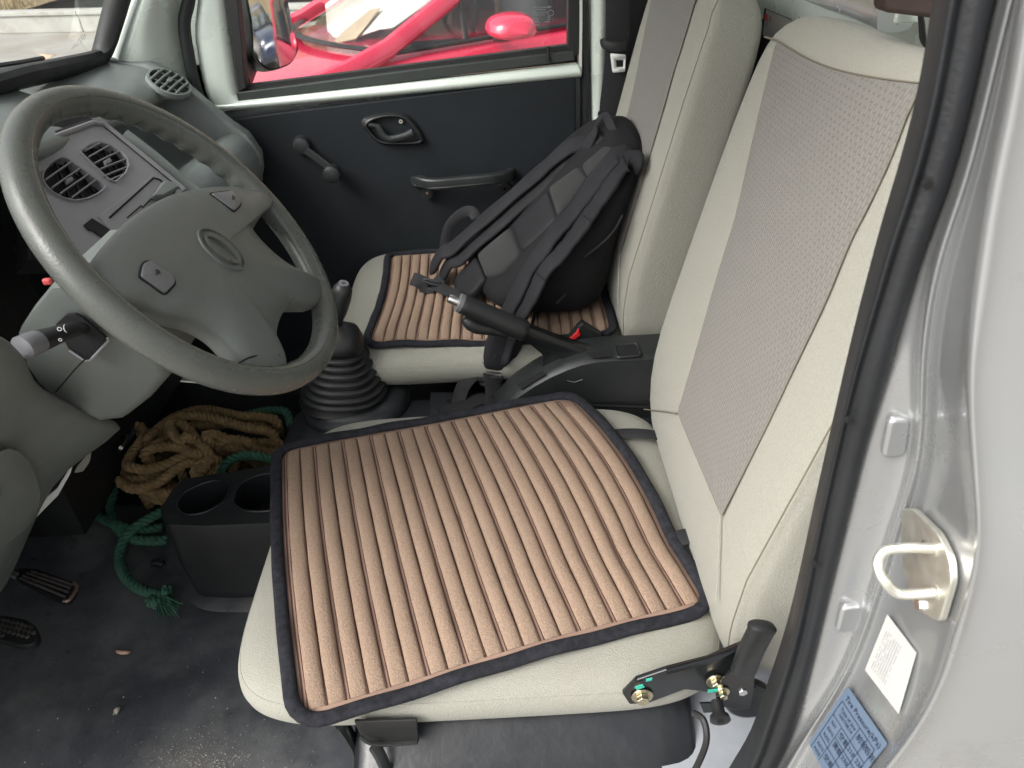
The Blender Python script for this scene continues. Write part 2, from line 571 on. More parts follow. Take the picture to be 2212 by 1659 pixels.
def shrub(loc, r, h, label, seed, n=1500):
    rnd = random.Random(seed)
    s = thing('shrub', loc, label, 'shrub', 'green shrubs on the bank')
    g = G(); tr = G()
    cl = []
    for i in range(7):
        a = rnd.uniform(0, 6.28); q = V((math.cos(a), math.sin(a), 0)) * r * .55 * rnd.random()
        top = V(loc) + q + V((0, 0, h * rnd.uniform(.45, .85)))
        tr.add(*sweep(spl([V(loc), V(loc) + q * .3 + V((0, 0, h * .3)), top], 5), [.03, .025, .02, .014, .008], seg=5))
        cl.append((top, r * rnd.uniform(.35, .6)))
    for i in range(n):
        c, cr = rnd.choice(cl)
        d = V((rnd.gauss(0, 1), rnd.gauss(0, 1), rnd.gauss(0, .8))).normalized() * cr * rnd.random() ** .4
        p = c + d; a = V((rnd.gauss(0, 1), rnd.gauss(0, 1), rnd.gauss(0, .6))).normalized(); b = a.orthogonal().normalized()
        L = rnd.uniform(.05, .10)
        g.add([p - b * L * .35, p + a * L, p + b * L * .35, p - a * L], [(0, 1, 2, 3)])
    g.build('crown', M['leafg'], s, smooth=False, fixn=False)
    tr.build('trunk', M['bark'], s)


for i, (px, py, o, r, h) in enumerate([(30, -60, 2.2, .8, 1.0), (180, -30, 1.6, .7, .9), (330, -70, 3.0, 1.2, 1.6), (545, 0, 2.0, 1.0, 1.3), (700, -40, 2.4, .9, 1.2)]):
    d = ray(px, py); base = None
    # walk along the wall until the ray azimuth matches
    best = min((abs((wl(t * .1, o, 0) - CAM).x * d.y - (wl(t * .1, o, 0) - CAM).y * d.x), t * .1) for t in range(600) if (wl(t * .1, o, 0)).y > 2)
    t = best[1]
    shrub(wl(t, o, hillz(t + 30, o) - .1), r, h,
          ['low green shrub on the bank at the far left of the windscreen', 'bright green shrub above the wall in the middle of the windscreen view', 'tall bush on the bank behind the windscreen pillar',
           'green bush seen over the wall beside the wing mirror', 'rounded bush on the bank behind the red car'][i], 40 + i)


shrub(wl(41.5, 1.6, hillz(71.5, 1.6) - .1), 1.6, 2.2, 'large leafy shrub on the bank seen at the top of the wing mirror', 60, 2200)

# ------------------------------------------------------------------ cars
def car(name, label, paint, X, yaw, seed=0, real_pts=None):
    """small hatchback, nose towards -x in its own frame; X maps car coords to world"""
    root = thing(name, X(V((0, 0, 0))), label, 'car', None)
    # stations: x, half width, sill z, belt z (side), hood/deck centre z
    st = [(-1.86, .45, .42, .55, .60), (-1.80, .66, .28, .66, .70), (-1.6, .76, .22, .76, .80), (-1.3, .80, .20, .84, .875), (-.95, .815, .20, .90, .93), (-.55, .82, .20, .965, 1.0),
          (-.1, .82, .20, .98, 1.0), (.5, .82, .20, .99, 1.0), (1.1, .815, .20, 1.0, 1.0), (1.5, .79, .24, 1.02, 1.02), (1.75, .70, .32, 1.0, 1.0), (1.83, .5, .45, .9, .9)]
    rows = []
    for x, w, s, b, c in st:
        half = [(w * .86, s), (w * .97, s + .1), (w, (s + b) * .5), (w * .985, b - .12), (w * .955, b - .03), (w * .90, b + .004), (w * .6, (b + c) * .5 + .012), (0, c + .02)]
        row = [(y, z) for y, z in half] + [(-y, z) for y, z in half[-2::-1]]
        rows.append([X(V((x, -y, z))) for y, z in row])
    raw('body', *loft(rows, True, True), M[paint], root, sub=1, ang=60)
    rf = [(.28, 1.40), (.4, 1.46), (.62, 1.51), (.9, 1.50), (1.25, 1.46), (1.42, 1.41)]
    rows = []
    for x, z in rf:
        rows.append([X(V((x, y * .58, z - .05 * abs(y) ** 3))) for y in (-1, -.75, -.4, 0, .4, .75, 1)])
    raw('roof', *loft(rows), M[paint], root, solid=.03)
    wsb = [(-.55 - .22 * (1 - (y * y)), y * .70, .985 + .012 * (1 - y * y)) for y in (-1, -.6, -.2, .2, .6, 1)]
    wst = [(.28 - .05 * (1 - y * y), y * .56, 1.375 + .03 * (1 - y * y)) for y in (-1, -.6, -.2, .2, .6, 1)]
    raw('windscreen', *loft([[X(V(p)) for p in wsb], [X(V(p)) for p in wst]]), M['carglass'], root)
    raw('cowl_trim', *sweep(spl([X(V((x - .015, y * 1.02, z + .006))) for x, y, z in wsb], 20), .03, .010, 8, up=(0, 0, 1)), M['black'], root)
    for sgn in (-1, 1):
        def S(x, z):          # point on the leaning glasshouse side
            return X(V((x, sgn * (.755 - (z - .98) * .40), z)))
        def bar(pts, a, b, m, nm):
            raw(nm, *sweep(spl(pts, 8), a, b, seg=8, up=X(V((0, sgn, .3))) - X(V((0, 0, 0)))), M[m], root)
        bar([S(-.98, .90), S(-.62, .985), S(-.2, 1.175), S(.10, 1.315), S(.3, 1.39)], .047, .035, paint, 'pillar')
        bar([S(.28, 1.385), S(.6, 1.445), S(.9, 1.44), S(1.38, 1.36)], .03, .02, paint, 'pillar')
        bar([S(.72, .99), S(.68, 1.44)], .045, .012, 'black', 'pillar')
        bar([S(1.55, 1.0), S(1.48, 1.2), S(1.36, 1.38)], .09, .03, paint, 'pillar')
        bar([S(-.14, .985), S(-.12, 1.20)], .016, .012, 'black', 'window_divider')
        bar([S(-.55, .985), S(.3, 1.0), S(1.5, 1.01)], .012, .015, 'black', 'window_trim')
        gl = [S(-.55, .99), S(1.48, 1.01), S(1.33, 1.36), S(.6, 1.43), S(.28, 1.37)]
        raw('side_window', [p for p in gl], [tuple(range(5))], M['sideglass'], root)
        # mirror
        mc = X(V((.03, sgn * .95, 1.055)))
        ex, ey = (X(V((1, 0, 0))) - X(V((0, 0, 0)))), (X(V((0, 1, 0))) - X(V((0, 0, 0))))
        rws = []
        for i in range(9):
            u = -1 + 2 * i / 8; r = math.sqrt(max(0, 1 - u * u))
            rws.append([mc + ey * (u * .13) + ex * (.15 * r ** .7 * math.copysign(abs(math.cos(a)) ** .8, math.cos(a)) * (1 if math.cos(a) < 0 else .7)) + V((0, 0, (.074 if math.sin(a) > 0 else .042) * r ** .6 * math.copysign(abs(math.sin(a)) ** .8, math.sin(a)) - .012 * u * sgn)) for a in [2 * math.pi * j / 14 for j in range(14)]])
        mr = raw('mirror_housing', *loft(rws, True), M[paint], root, sub=1)
        raw('mirror_arm', *sweep([X(V((.03, sgn * .78, .99))), X(V((.03, sgn * .9, 1.01)))], .035, .02, 8), M['black'], root)
        for wx in (-1.18, 1.18):
            w = raw('wheel', *lathe(X(V((wx, sgn * .80, .29))), ey * -sgn, [(.17, 0), (.28, .0), (.29, .02), (.29, .17), (.27, .19)], 28), M['tyre'], root)
            raw('rim', *lathe(X(V((wx, sgn * .81, .29))), ey * -sgn, [(.03, -.005), (.17, .0), (.175, .03)], 24), M['chrome'], w)
        raw('headlight', *obox(X(V((-1.72, sgn * .55, .68))), ex * .06, ey * .13, (0, 0, .055)), M['chrome'], root, bevel=.03, bseg=3)
        raw('tail_light', *obox(X(V((1.76, sgn * .62, .88))), ex * .04, ey * .07, (0, 0, .13)), M['red'], root, bevel=.02)
    hatch = [X(V((1.40, -.5, 1.38))), X(V((1.40, .5, 1.38))), X(V((1.80, .56, 1.03))), X(V((1.80, -.56, 1.03)))]
    raw('rear_window', hatch, [(0, 1, 2, 3)], M['carglass'], root)
    # cabin: dashboard, seats, wheel
    raw('car_dashboard', *obox(X(V((-.30, 0, .93))), X(V((.22, 0, 0))) - X(V((0, 0, 0))), ey * .66, (0, 0, .06)), M['black'], root, bevel=.03)
    for sy in (-.34, .34):
        for sx in (.45, 1.15):
            raw('car_seat', *obox(X(V((sx, sy, .95))), X(V((.07, 0, 0))) - X(V((0, 0, 0))), ey * .22, V((0, 0, .3))), M['dash'], root, bevel=.05, bseg=3)
    raw('car_steering_wheel', *sweep([X(V((.02 + .06 * math.sin(a), -.34 + .18 * math.cos(a), 1.02 + .16 * math.sin(a)))) for a in [2 * math.pi * i / 24 for i in range(24)]], .014, seg=6, closed=True), M['black'], root)
    return root


CY = R_(28)
C0 = V((-.37, 4.844, .0))


def Xred(p):
    return C0 + V((p.x * math.cos(CY) - p.y * math.sin(CY), p.x * math.sin(CY) + p.y * math.cos(CY), p.z))


car('parked_hatchback', 'red hatchback parked alongside with a sunshade behind its windscreen', 'carred', Xred, CY)
# folded sunshade behind the windscreen
so_ = Xred(V((-.70, -.2, .995))); su = (Xred(V((.24, -.2, 1.41))) - so_).normalized(); sl_v = Xred(V((0, 1, 0))) - Xred(V((0, 0, 0)))
sn_ = su.cross(sl_v).normalized()


def shd(px, py, off=.05):
    if sn_.dot(CAM - so_) < 0: return atp(px, py, so_ + sn_ * off, sn_)
    return atp(px, py, so_ - sn_ * off, sn_)


shade = thing('sunshade', so_, 'cream foil sunshade spread behind the windscreen of the red car', 'sunshade')
e1_ = [shd(*p) for p in ((700, -60), (704, 20), (708, 70), (713, 97))]
e2_ = [shd(*p) for p in ((820, -110), (815, -40), (790, 20), (735, 88))]
e3_ = [shd(*p) for p in ((1010, -120), (990, -55), (930, 5), (850, 62))]
rows = []
for k in range(9):
    u = k / 8
    rows.append([(a.lerp(b, u * 2) if u < .5 else b.lerp(c, u * 2 - 1)) + sn_ * (.012 * math.sin(u * 9)) for a, b, c in zip(spl(e1_, 8), spl(e2_, 8), spl(e3_, 8))])
raw('foil_sheet', *loft(rows), M['foil'], shade, solid=.006)
raw('folded_flap', *prism([shd(*p, .035) for p in ((716, 96), (742, 70), (800, 22), (822, 18), (770, 84))], sn_ * .004), M['shadeback'], shade, smooth=False)


def place(cx, cy, yaw):
    c, s = math.cos(yaw), math.sin(yaw)
    return lambda p: V((cx + p.x * c - p.y * s, cy + p.x * s + p.y * c, p.z))


car('parked_hatchback', 'dark blue hatchback parked behind the red one, seen in the wing mirror', 'carblue', place(4.6, 8.3, R_(40)), 0)

# ================================================================== TRUCK CAB SHELL
cab = thing('truck_cab', (0, 1.0, .55), 'silver light truck cab shell around the two seats, with pillars, sill and windscreen', 'truck')
YN, YF = .36, 1.655                       # near and far body side

fl = [[V((x, y, z)) for y in (.38, .6, .9, 1.2, 1.645)] for x, z in ((.25, .575), (-.3, .575), (-.80, .58), (-.92, .60), (-1.02, .68), (-1.10, .82), (-1.12, 1.05))]
tag(raw('floor', *loft(fl), M['floorvinyl'], None, smooth=True), kind='structure')
tag(raw('dark_floor_sheet', *loft([[V((x, y, z + .004)) for y in (1.175, 1.4, 1.64)] for x, z in ((.25, .575), (-.3, .575), (-.80, .58), (-.92, .60), (-1.02, .68), (-1.09, .82))]), M['black'], None), kind='structure')  # black sheet added over the passenger floor so the footwell stays dark
# roof and rear wall
rows = [[V((x, y, z - .10 * ((y - 1.0) / .62) ** 4)) for y in (.39, .5, .75, 1.0, 1.25, 1.5, 1.63)] for x, z in ((-.52, 1.99), (-.3, 2.03), (0, 2.045), (.3, 2.04), (.48, 2.0))]
raw('roof', *loft(rows), M['pale'], cab, solid=.03)
g = G().add(*box((.472, .38, .55), (.49, 1.65, 1.43)))
g.build('rear_trim', M['black'], cab, smooth=False)
outer = [V((.468, .38, 1.43)), V((.468, 1.65, 1.43)), V((.468, 1.65, 1.98)), V((.468, .38, 1.98))]
hole = rounded([V((.468, .52, 1.58)), V((.468, 1.52, 1.58)), V((.468, 1.50, 1.90)), V((.468, .54, 1.90))], .06)
holed(outer, [hole], (.03, 0, 0)).build('rear_panel', M['inpaint'], cab)
raw('rear_window', hole and [p + V((.02, 0, 0)) for p in hole], [tuple(range(len(hole)))], M['glass'], cab)
# pressed ledge of the rear panel
led = [aty(1730, -42, 1.05), aty(1800, -16, .96), aty(1880, 10, .88), aty(1938, 34, .82)]
raw('rear_ledge', *sweep(spl(led, 12), .02, .016, seg=10, up=(0, 0, 1), power=.6), M['paint'], cab)
o, n = V((.455, 1.2, 1.46)), V((-1, 0, 0))
lab = [atp(*p, o, n) for p in ((1655, 18), (1712, 42), (1700, 100), (1648, 75))]
raw('warning_label', *prism(lab, (.0015, 0, 0)), M['white'], cab, smooth=False)
ex = (lab[1] - lab[0]).normalized(); ey = (lab[0] - lab[3]).normalized()
lo = V((-.003, 0, 0))
text('label_lettering', 'P', M['redink'], cab, lab[3] + lo + ex * .030 + ey * .022, ex, ey, .016)
raw('label_mark', *sweep([lab[3] + lo + ex * .020 + ey * .016, lab[3] + lo + ex * .024 + ey * .022], .0012, .0004, 4), M['greyink'], cab)
raw('label_border', *sweep([lab[3] + lo * .5, lab[0] + lo * .5, lab[1] + lo * .5], .0016, .0004, 4), M['ink'], cab)
raw('label_emblem', *disc(lab[0] + lo * .6 + ex * .010 - ey * .012, (-1, 0, 0), .006, .0006, 16), M['redink'], cab)

# far A pillar
rows = []
for l, r in (((330, -90), (402, -60)), ((294, 0), (393, 0)), ((275, 55), (383, 51)), ((258, 100), (392, 118)), ((240, 145), (404, 175)), ((235, 175), (420, 215))):
    a, b = aty(*l, 1.545), aty(*r, 1.625)
    m1 = a.lerp(b, .35) + V((.012, -.012, 0)); m2 = a.lerp(b, .7) + V((.008, -.006, 0))
    rows.append([a + V((-.03, .06, 0)), a, m1, m2, b, b + V((.01, .03, 0))])
raw('windscreen_pillar', *loft(rows), M['inpaint'], cab, sub=1, ang=None)
p = spl([aty(418, -70, 1.615), aty(408, 0, 1.615), aty(398, 51, 1.615), aty(407, 118, 1.615), aty(420, 180, 1.615), aty(432, 215, 1.615)], 24)
raw('door_seal', *sweep(p, .0125, .012, seg=10), M['seal'], cab)
# windscreen rubber and glass
wr = [aty(270, -60, 1.55), aty(240, 50, 1.55), aty(218, 118, 1.54), aty(195, 133, 1.50), aty(100, 155, 1.33), aty(0, 180, 1.19), V((-.80, .9, 1.425)), V((-.78, .5, 1.44))]
wrs = spl(wr, 50)
raw('windscreen_rubber', *sweep(wrs, .016, .022, seg=10, up=(.8, -.1, .5)), M['rubber'], cab)
wr2 = [p + V((-.012, .02, .0)) for p in wrs]
gl = [aty(-400, 240, 0.75), ]
top = [V((-.50, 1.63, 1.97)), V((-.50, 1.0, 2.0)), V((-.50, .45, 1.97))]
b1 = [V((-.80, 1.66, 1.37)), V((-.86, 1.1, 1.39)), V((-.82, .45, 1.42))]
raw('windscreen', *loft([spl(b1, 10), spl(top, 10)]), M['glass'], cab)
# near windscreen pillar (outside the frame) and header
raw('windscreen_pillar', *sweep([V((-.80, .42, 1.40)), V((-.52, .42, 1.99))], .03, .03, 8), M['paint'], cab)
# printed mark on the windscreen
# cowl outside with wiper
rows = [[V((x - .05 * math.cos((y - 1.0) * 1.6), y, z)) for y in (.4, .7, 1.0, 1.3, 1.62)] for x, z in ((-.80, 1.355), (-.90, 1.345), (-1.0, 1.30), (-1.06, 1.2), (-1.09, .9), (-1.1, .6))]
raw('cowl_panel', *loft(rows), M['carblue'], cab, sub=1)
wa = spl([aty(-20, 163, 1.26), aty(60, 150, 1.36), aty(110, 140, 1.43), aty(165, 132, 1.50)], 12)
wp = thing('wiper', wa[0], 'black windscreen wiper lying outside along the foot of the windscreen', 'wiper')
raw('wiper_blade', *sweep(wa, .004, .007, 6), M['black'], wp)
raw('wiper_arm', *sweep([p + V((-.006, 0, .012)) for p in wa[:8]], .005, .004, 6), M['black'], wp)
lf = aty(93, 134, 1.42)
g = G().add([lf, lf + V((.01, .018, .006)), lf + V((.006, .04, .004)), lf + V((-.012, .022, .010))], [(0, 1, 3), (1, 2, 3)])
tag(g.build('fallen_leaf', M['leaf'], None, smooth=False, solid=.0006, org=lf), 'curled tan dead leaf caught on the wiper outside the windscreen', 'leaf')
# glass print
rnd = random.Random(21); g = G()
wo = V((-.797, 1.54, 1.40)); wu = V((.52, .0, 1)).normalized()
for i in range(8):
    for k_ in range(rnd.randint(2, 4)):
        p = aty(154 + i * 3.2 + k_ * 5, 107 - i * 4.2 - k_ * 1.6, 1.53)
        g.add([p, p + V((0, .004, .0004)), p + V((.0007, .004, .0018)), p + V((.0007, 0, .0014))], [(0, 1, 2, 3)])
g.build('glass_print', M['greyink'], cab, smooth=False, fixn=False)

# far B pillar, door seal of the far door, black space behind
rows = []
for px1, px2, py in ((1273, 1311, -80), (1273, 1310, 60), (1274, 1307, 160), (1276, 1304, 260), (1278, 1302, 420)):
    a, b = aty(px1, py, 1.64), aty(px2, py, 1.63)
    rows.append([a + V((0, .03, 0)), a, a.lerp(b, .25) + V((0, -.008, 0)), a.lerp(b, .75) + V((0, -.008, 0)), b, b + V((.02, .04, 0))])
raw('door_pillar', *loft(rows), M['inpaint'], cab, sub=1, ang=None)
raw('door_seal', *sweep(spl([aty(1259, -80, 1.64), aty(1262, 100, 1.64), aty(1266, 300, 1.64), aty(1268, 560, 1.64)], 20), .0105, .012, 10), M['seal'], cab)
g = G().add(*box((.23, 1.66, .55), (.49, 1.68, 1.98)))
g.build('side_trim', M['black'], cab, smooth=False)
# body side above/below far door (closed shell)
raw('door_frame', *prism([aty(*p, 1.664) for p in ((280, -120), (492, -120), (498, 60), (520, 210), (520, 300), (400, 300), (230, 220), (240, 130))], (0, .01, 0)), M['inpaint'], cab, smooth=False)
raw('door_frame', *prism([aty(*p, 1.672) for p in ((1243, -120), (1330, -120), (1330, 700), (1255, 700), (1240, 160), (1240, 126))], (0, .008, 0)), M['black'], cab, smooth=False)
raw('door_frame', *prism([aty(*p, 1.672) for p in ((520, 212), (1245, 128), (1250, 180), (520, 290))], (0, .008, 0)), M['black'], cab, smooth=False)
raw('roof_rail', *sweep([V((-.52, 1.60, 1.96)), V((.48, 1.60, 1.99))], .03, .04, 8), M['inpaint'], cab)
raw('roof_rail', *sweep([V((-.52, .40, 1.96)), V((.48, .40, 1.99))], .03, .04, 8), M['paint'], cab)
g = G().add(*box((-1.12, 1.664, .55), (-.55, 1.676, 1.36)))
g.build('kick_panel', M['black'], cab, smooth=False)
g = G().add(*box((-1.05, 1.648, .55), (.46, 1.66, .64)))
g.build('door_sill', M['inpaint'], cab, smooth=False)

# ------------------------------------------------------------------ near door jamb
J = [  # py, seal left, bulb right, rubber right, flange right, step right, face right, highlight right, skin; depth of the jamb corner
    (-120, 2056, 2100, 2188, 2192, 2216, 2240, 2272, .302),
    (0, 2030, 2071, 2149, 2154, 2180, 2206, 2236, .300),
    (195, 2004, 2038, 2110, 2116, 2135, 2180, 2212, .298),
    (391, 1953, 1989, 2060, 2067, 2087, 2137, 2170, .294),
    (518, 1912, 1940, 2006, 2016, 2038, 2117, 2150, .290),
    (648, 1877, 1903, 1966, 1988, 2006, 2098, 2132, .285),
    (799, 1837, 1854, 1924, 1972, 1988, 2085, 2100, .278),
    (958, 1801, 1817, 1874, 1978, 1991, 2093, 2108, .268),
    (1076, 1773, 1790, 1846, 1948, 1961, 2103, 2116, .258),
    (1210, 1743, 1762, 1812, 1898, 1914, 2111, 2122, .250),
    (1372, 1708, 1732, 1773, 1850, 1866, 2057, 2076, .248),
    (1480, 1675, 1700, 1746, 1802, 1816, 2027, 2044, .248),
    (1589, 1635, 1662, 1716, 1729, 1743, 1965, 1982, .250),
    (1659, 1613, 1640, 1651 + 30, 1690, 1704, 1908, 1926, .252),
    (1760, 1540, 1570, 1620, 1630, 1645, 1830, 1850, .255)]
seal_l, body_r = [], []
for py, a, b, c, d, e, f_, h, yf in J:
    p0 = aty(a, py, .362); p1 = aty((a + b) / 2, py, .345); p2 = aty(b, py, .349); p2b = aty(b + 5, py, .352)
    p3 = aty((b + c) / 2, py, .346); p4 = aty(c - 3, py, .347); p5 = aty(c, py, .354)
    seal_l.append([p0 + V((.012, .03, 0)), p0, p1, p2, p2b, p3, p4, p5, p5 + V((.004, .02, 0))])
    q0 = aty(c - 12, py, .358); q1 = aty(c + 4, py, .352); q2 = aty(d, py, .347); q2b = aty(e - 12, py, .337); q3 = aty(e - 3, py, .3235); q3b = aty(e + 7, py, .3245); q3c = aty(e + 13, py, .331)
    q4 = aty(e * .6 + f_ * .4, py, .326 * .55 + yf * .45 + .004); q5 = aty(f_ - 12, py, yf + .008); q6 = aty(f_ + 1, py, yf - .004); q7 = aty(h, py, yf - .007); q8 = aty(h + 9, py, yf - .003)
    sk = []
    for i, dx in enumerate((.03, .07, .13, .22)):
        p = q8 + V((dx, -.004 - .25 * dx * (1 if py > 1100 else .35), -.0)); sk.append(p)
    body_r.append([q0, q1, q2, q2b, q3, q3b, q3c, q4, q5, q6, q7, q8] + sk)
raw('door_seal', *loft(seal_l), M['seal'], cab, sub=2, ang=None)
raw('door_pillar', *loft(body_r), M['paint'], cab, sub=2, ang=None)


def jamb(px, py, off=0.0):
    """point on the gate face of the near pillar under a photo pixel"""
    for r1, r2 in zip(J, J[1:]):
        if r1[0] <= py <= r2[0]:
            u = (py - r1[0]) / (r2[0] - r1[0])
            e = r1[5] + (r2[5] - r1[5]) * u; f_ = r1[6] + (r2[6] - r1[6]) * u; yf = r1[8] + (r2[8] - r1[8]) * u
            t = (px - e) / (f_ - e)
            return aty(px, py, .326 + (yf - .326) * t - off)


# oval pressings in the flange
for pc in (((1925, 905), (1972, 905), (1960, 985), (1908, 990)), ((1822, 1312), (1868, 1308), (1855, 1362), (1808, 1366))):
    pts = rounded([aty(*p, .345) for p in pc], .005)
    raw('flange_pressing', *prism([p + V((-.001, -.001, 0)) for p in pts], (0, .006, 0)), M['paint'], cab, bevel=.002)
# drain hole in seal
for p in ((2006, 400), (1836, 911), (1762, 1222)):
    raw('seal_hole', *disc(aty(*p, .3445), (0, 1, 0), .0022, .003, 10), M['blackgap'], cab)

# striker: plate, loop, bolts
pl = [jamb(*p, .002) for p in ((1958, 1100), (1985, 1098), (2040, 1150), (2068, 1205), (2072, 1255), (2046, 1342), (2030, 1338), (2012, 1325), (1985, 1300), (1965, 1230))]
jn = (pl[3] - pl[0]).cross(pl[5] - pl[0]).normalized()
if jn.x > 0: jn = -jn
stk = raw('door_striker', *prism(rounded(pl, .004, 3), jn * .004), M['steel'], cab, bevel=.0008)
A, B = jamb(2030, 1185, .004), jamb(2035, 1278, .004)
A2, B2 = A + jn * .030 + V((0, 0, .004)), B + jn * .030 + V((0, 0, .002))
lp = [A, aty(1960, 1183, A.y + .004), aty(1912, 1190, A.y + .008), aty(1896, 1218, (A.y + B.y) / 2 + .012), aty(1910, 1255, B.y + .010), aty(1945, 1283, B.y + .006), B]
raw('striker_loop', *sweep(spl(lp, 36), .0029, seg=10), M['steel'], stk)
raw('loop_collar', *disc(A, -jn, .0046, -.004, 14), M['steel'], stk)
raw('loop_collar', *disc(B, -jn, .0046, -.004, 14), M['steel'], stk)
raw('plate_press', *disc(jamb(1985, 1225, .0045), jn, .011, .0006, 20), M['yellowzinc'], stk)
for p in ((2016, 1180), (2000, 1305)):
    raw('bolt', *disc(jamb(*p, .004), jn, .0058, .0012, 16), M['steel'], stk)
    raw('bolt_head', *disc(jamb(*p, .005), jn, .0040, .005, 6), M['chrome'], stk, smooth=False)

# white paper label on the pillar
wlb = [jamb(*p, .0012) for p in ((1918, 1328), (1980, 1410), (1942, 1541), (1870, 1447))]
lbn = (wlb[1] - wlb[0]).cross(wlb[3] - wlb[0]).normalized()
if lbn.x > 0: lbn = -lbn
wl_ = raw('paper_label', *prism(wlb, lbn * .0006), M['white'], cab, smooth=False)
ex = (wlb[0] - wlb[3]); ey = (wlb[3] - wlb[2])
rnd = random.Random(5); g = G()
for r in range(8):
    for c_ in range(15):
        if rnd.random() < .12: continue
        u, v = .14 + c_ * .046, .96 - .10 - r * .056
        p = wlb[2] + ex * u + ey * v + lbn * .0009
        if v < .42: continue
        wd_ = rnd.uniform(.022, .040)
        g.add([p, p + ex * wd_, p + ex * wd_ + ey * .013, p + ey * .013], [(0, 1, 2, 3)])
g.build('label_print', M['greyink'], wl_, smooth=False, fixn=False)

# blue tyre pressure label
bl = [jamb(*p, .0012) for p in ((1832, 1482), (1918, 1600), (1900, 1625), (1836, 1720), (1745, 1608))]
tl, tr, bb = jamb(1832, 1482, .0012), jamb(1918, 1606, .0012), jamb(1748, 1606, .0012)
br = tr + (bb - tl)
bn = (tr - tl).cross(bb - tl).normalized()
if bn.x > 0: bn = -bn
bq = rounded([tl, tr, br, bb], .003)
bls = raw('tyre_label', *prism(bq, bn * .0006), M['bluelabel'], cab, smooth=False)
ex, ey = (tr - tl), (tl - bb)          # width, height vectors


def lp_(u, v): return tl + ex * u - ey * v + bn * .0011


def ltext(s, u, v, h):
    text('label_lettering', s, M['ink'], bls, lp_(u, v), ex.normalized(), ey.normalized(), h * ey.length * 1.08, ext=.00005)


def lline(u1, v1, u2, v2, w=.010):
    d = (ex * (u2 - u1) - ey * (v2 - v1)).normalized(); s = bn.cross(d) * w * .5 * ex.length
    a, b = lp_(u1, v1), lp_(u2, v2)
    return [a - s, b - s, b + s, a + s]


ltext('Tire Pressure(kPa)', .10, .13, .085)
ltext('Type of tire', .14, .27, .06); ltext('165/70R14', .16, .34, .06)
for i, s in enumerate(('K01', 'K01L', 'K02L')): ltext(s, .13 + 0 * i, .50 + i * .10, .06)
ltext('\u7a7a\u8f7d', .36, .51, .085); ltext('\u6ee1\u8f7d', .36, .66, .085)
ltext('\u524d\u8f6e', .60, .30, .085); ltext('\u540e\u8f6e', .80, .30, .085)
ltext('210', .60, .50, .075); ltext('230', .80, .50, .075); ltext('230', .60, .65, .075); ltext('250', .80, .65, .075)
ltext('K01S', .13, .86, .06); ltext('K02S', .13, .95, .06); ltext('\u7a7a\u8f7d', .36, .88, .085); ltext('210', .60, .88, .075); ltext('250', .80, .88, .075)
g = G()
for q in ((.08, .18, .93, .18), (.08, .18, .08, .98), (.93, .18, .93, .98), (.08, .40, .93, .40), (.33, .40, .33, .98), (.57, .18, .57, .98), (.76, .18, .76, .98), (.33, .56, .93, .56), (.08, .75, .93, .75)):
    g.add(lline(*q), [(0, 1, 2, 3)])
g.build('label_print', M['ink'], bls, smooth=False, fixn=False)

# painted shelf beside the driver's seat and rocker inside
rows = [[V((x, y, z)) for x in (.14, .19, .24, .30, .40, .47)] for y, z in ((.352, .80), (.36, .835), (.385, .845), (.45, .845), (.55, .85), (.60, .95))]
raw('seat_shelf', *loft(rows), M['shelf'], cab, sub=1)
g = G().add(*box((-1.0, .352, .50), (.20, .376, .60)))
g.build('door_sill', M['paint'], cab, smooth=False, bevel=.01)

# ================================================================== PASSENGER DOOR
YD = 1.625
door = thing('passenger_door', (-.2, YD, .6), 'passenger door with black inner card, silver window sill and hand crank', 'car door')


def strip(cols, y, dy):
    """rows of points: each col = list of pixels; dy = offsets in y for each row"""
    return [[aty(*p, y + d) for p, d in zip(c, dy)] for c in cols]


# black card
top = [aty(470, 262, YD - .004), aty(600, 243, YD - .004), aty(800, 219, YD - .004), aty(1000, 195, YD - .004), aty(1160, 174, YD - .004), aty(1244, 166, YD - .004)]
lowz = .64
card = top + [V((top[-1].x + .003, YD - .004, .95)), V((top[-1].x, YD - .004, lowz)), V((top[0].x - .02, YD - .004, lowz))]
raw('door_card', *prism(card, (0, .012, 0)), M['doorcard'], door, smooth=False, bevel=.004)
# steel skin behind the card
raw('door_skin', *prism([V((-.72, YD + .02, .62)), V((.178, YD + .02, .62)), aty(1254, 150, YD + .02), aty(460, 245, YD + .02)], (0, .012, 0)), M['paint'], door, smooth=False)
# silver sill under the window: rounded ledge
cols = []
for t in range(13):
    u = t / 12
    a = (455 + (1256 - 455) * u, 243 + (166 - 243) * u + 6 * u * (1 - u))
    b = (470 + (1246 - 470) * u, 218 + (134 - 218) * u)
    cols.append([aty(*a, YD + .006), aty(*a, YD - .006), aty(a[0], a[1] - 8, YD - .012), aty(a[0] * .5 + b[0] * .5, a[1] * .45 + b[1] * .55, YD - .010), aty(*b, YD + .004), aty(b[0], b[1], YD + .03)])
raw('window_sill', *loft(cols), M['inpaint'], door, sub=1, ang=None)
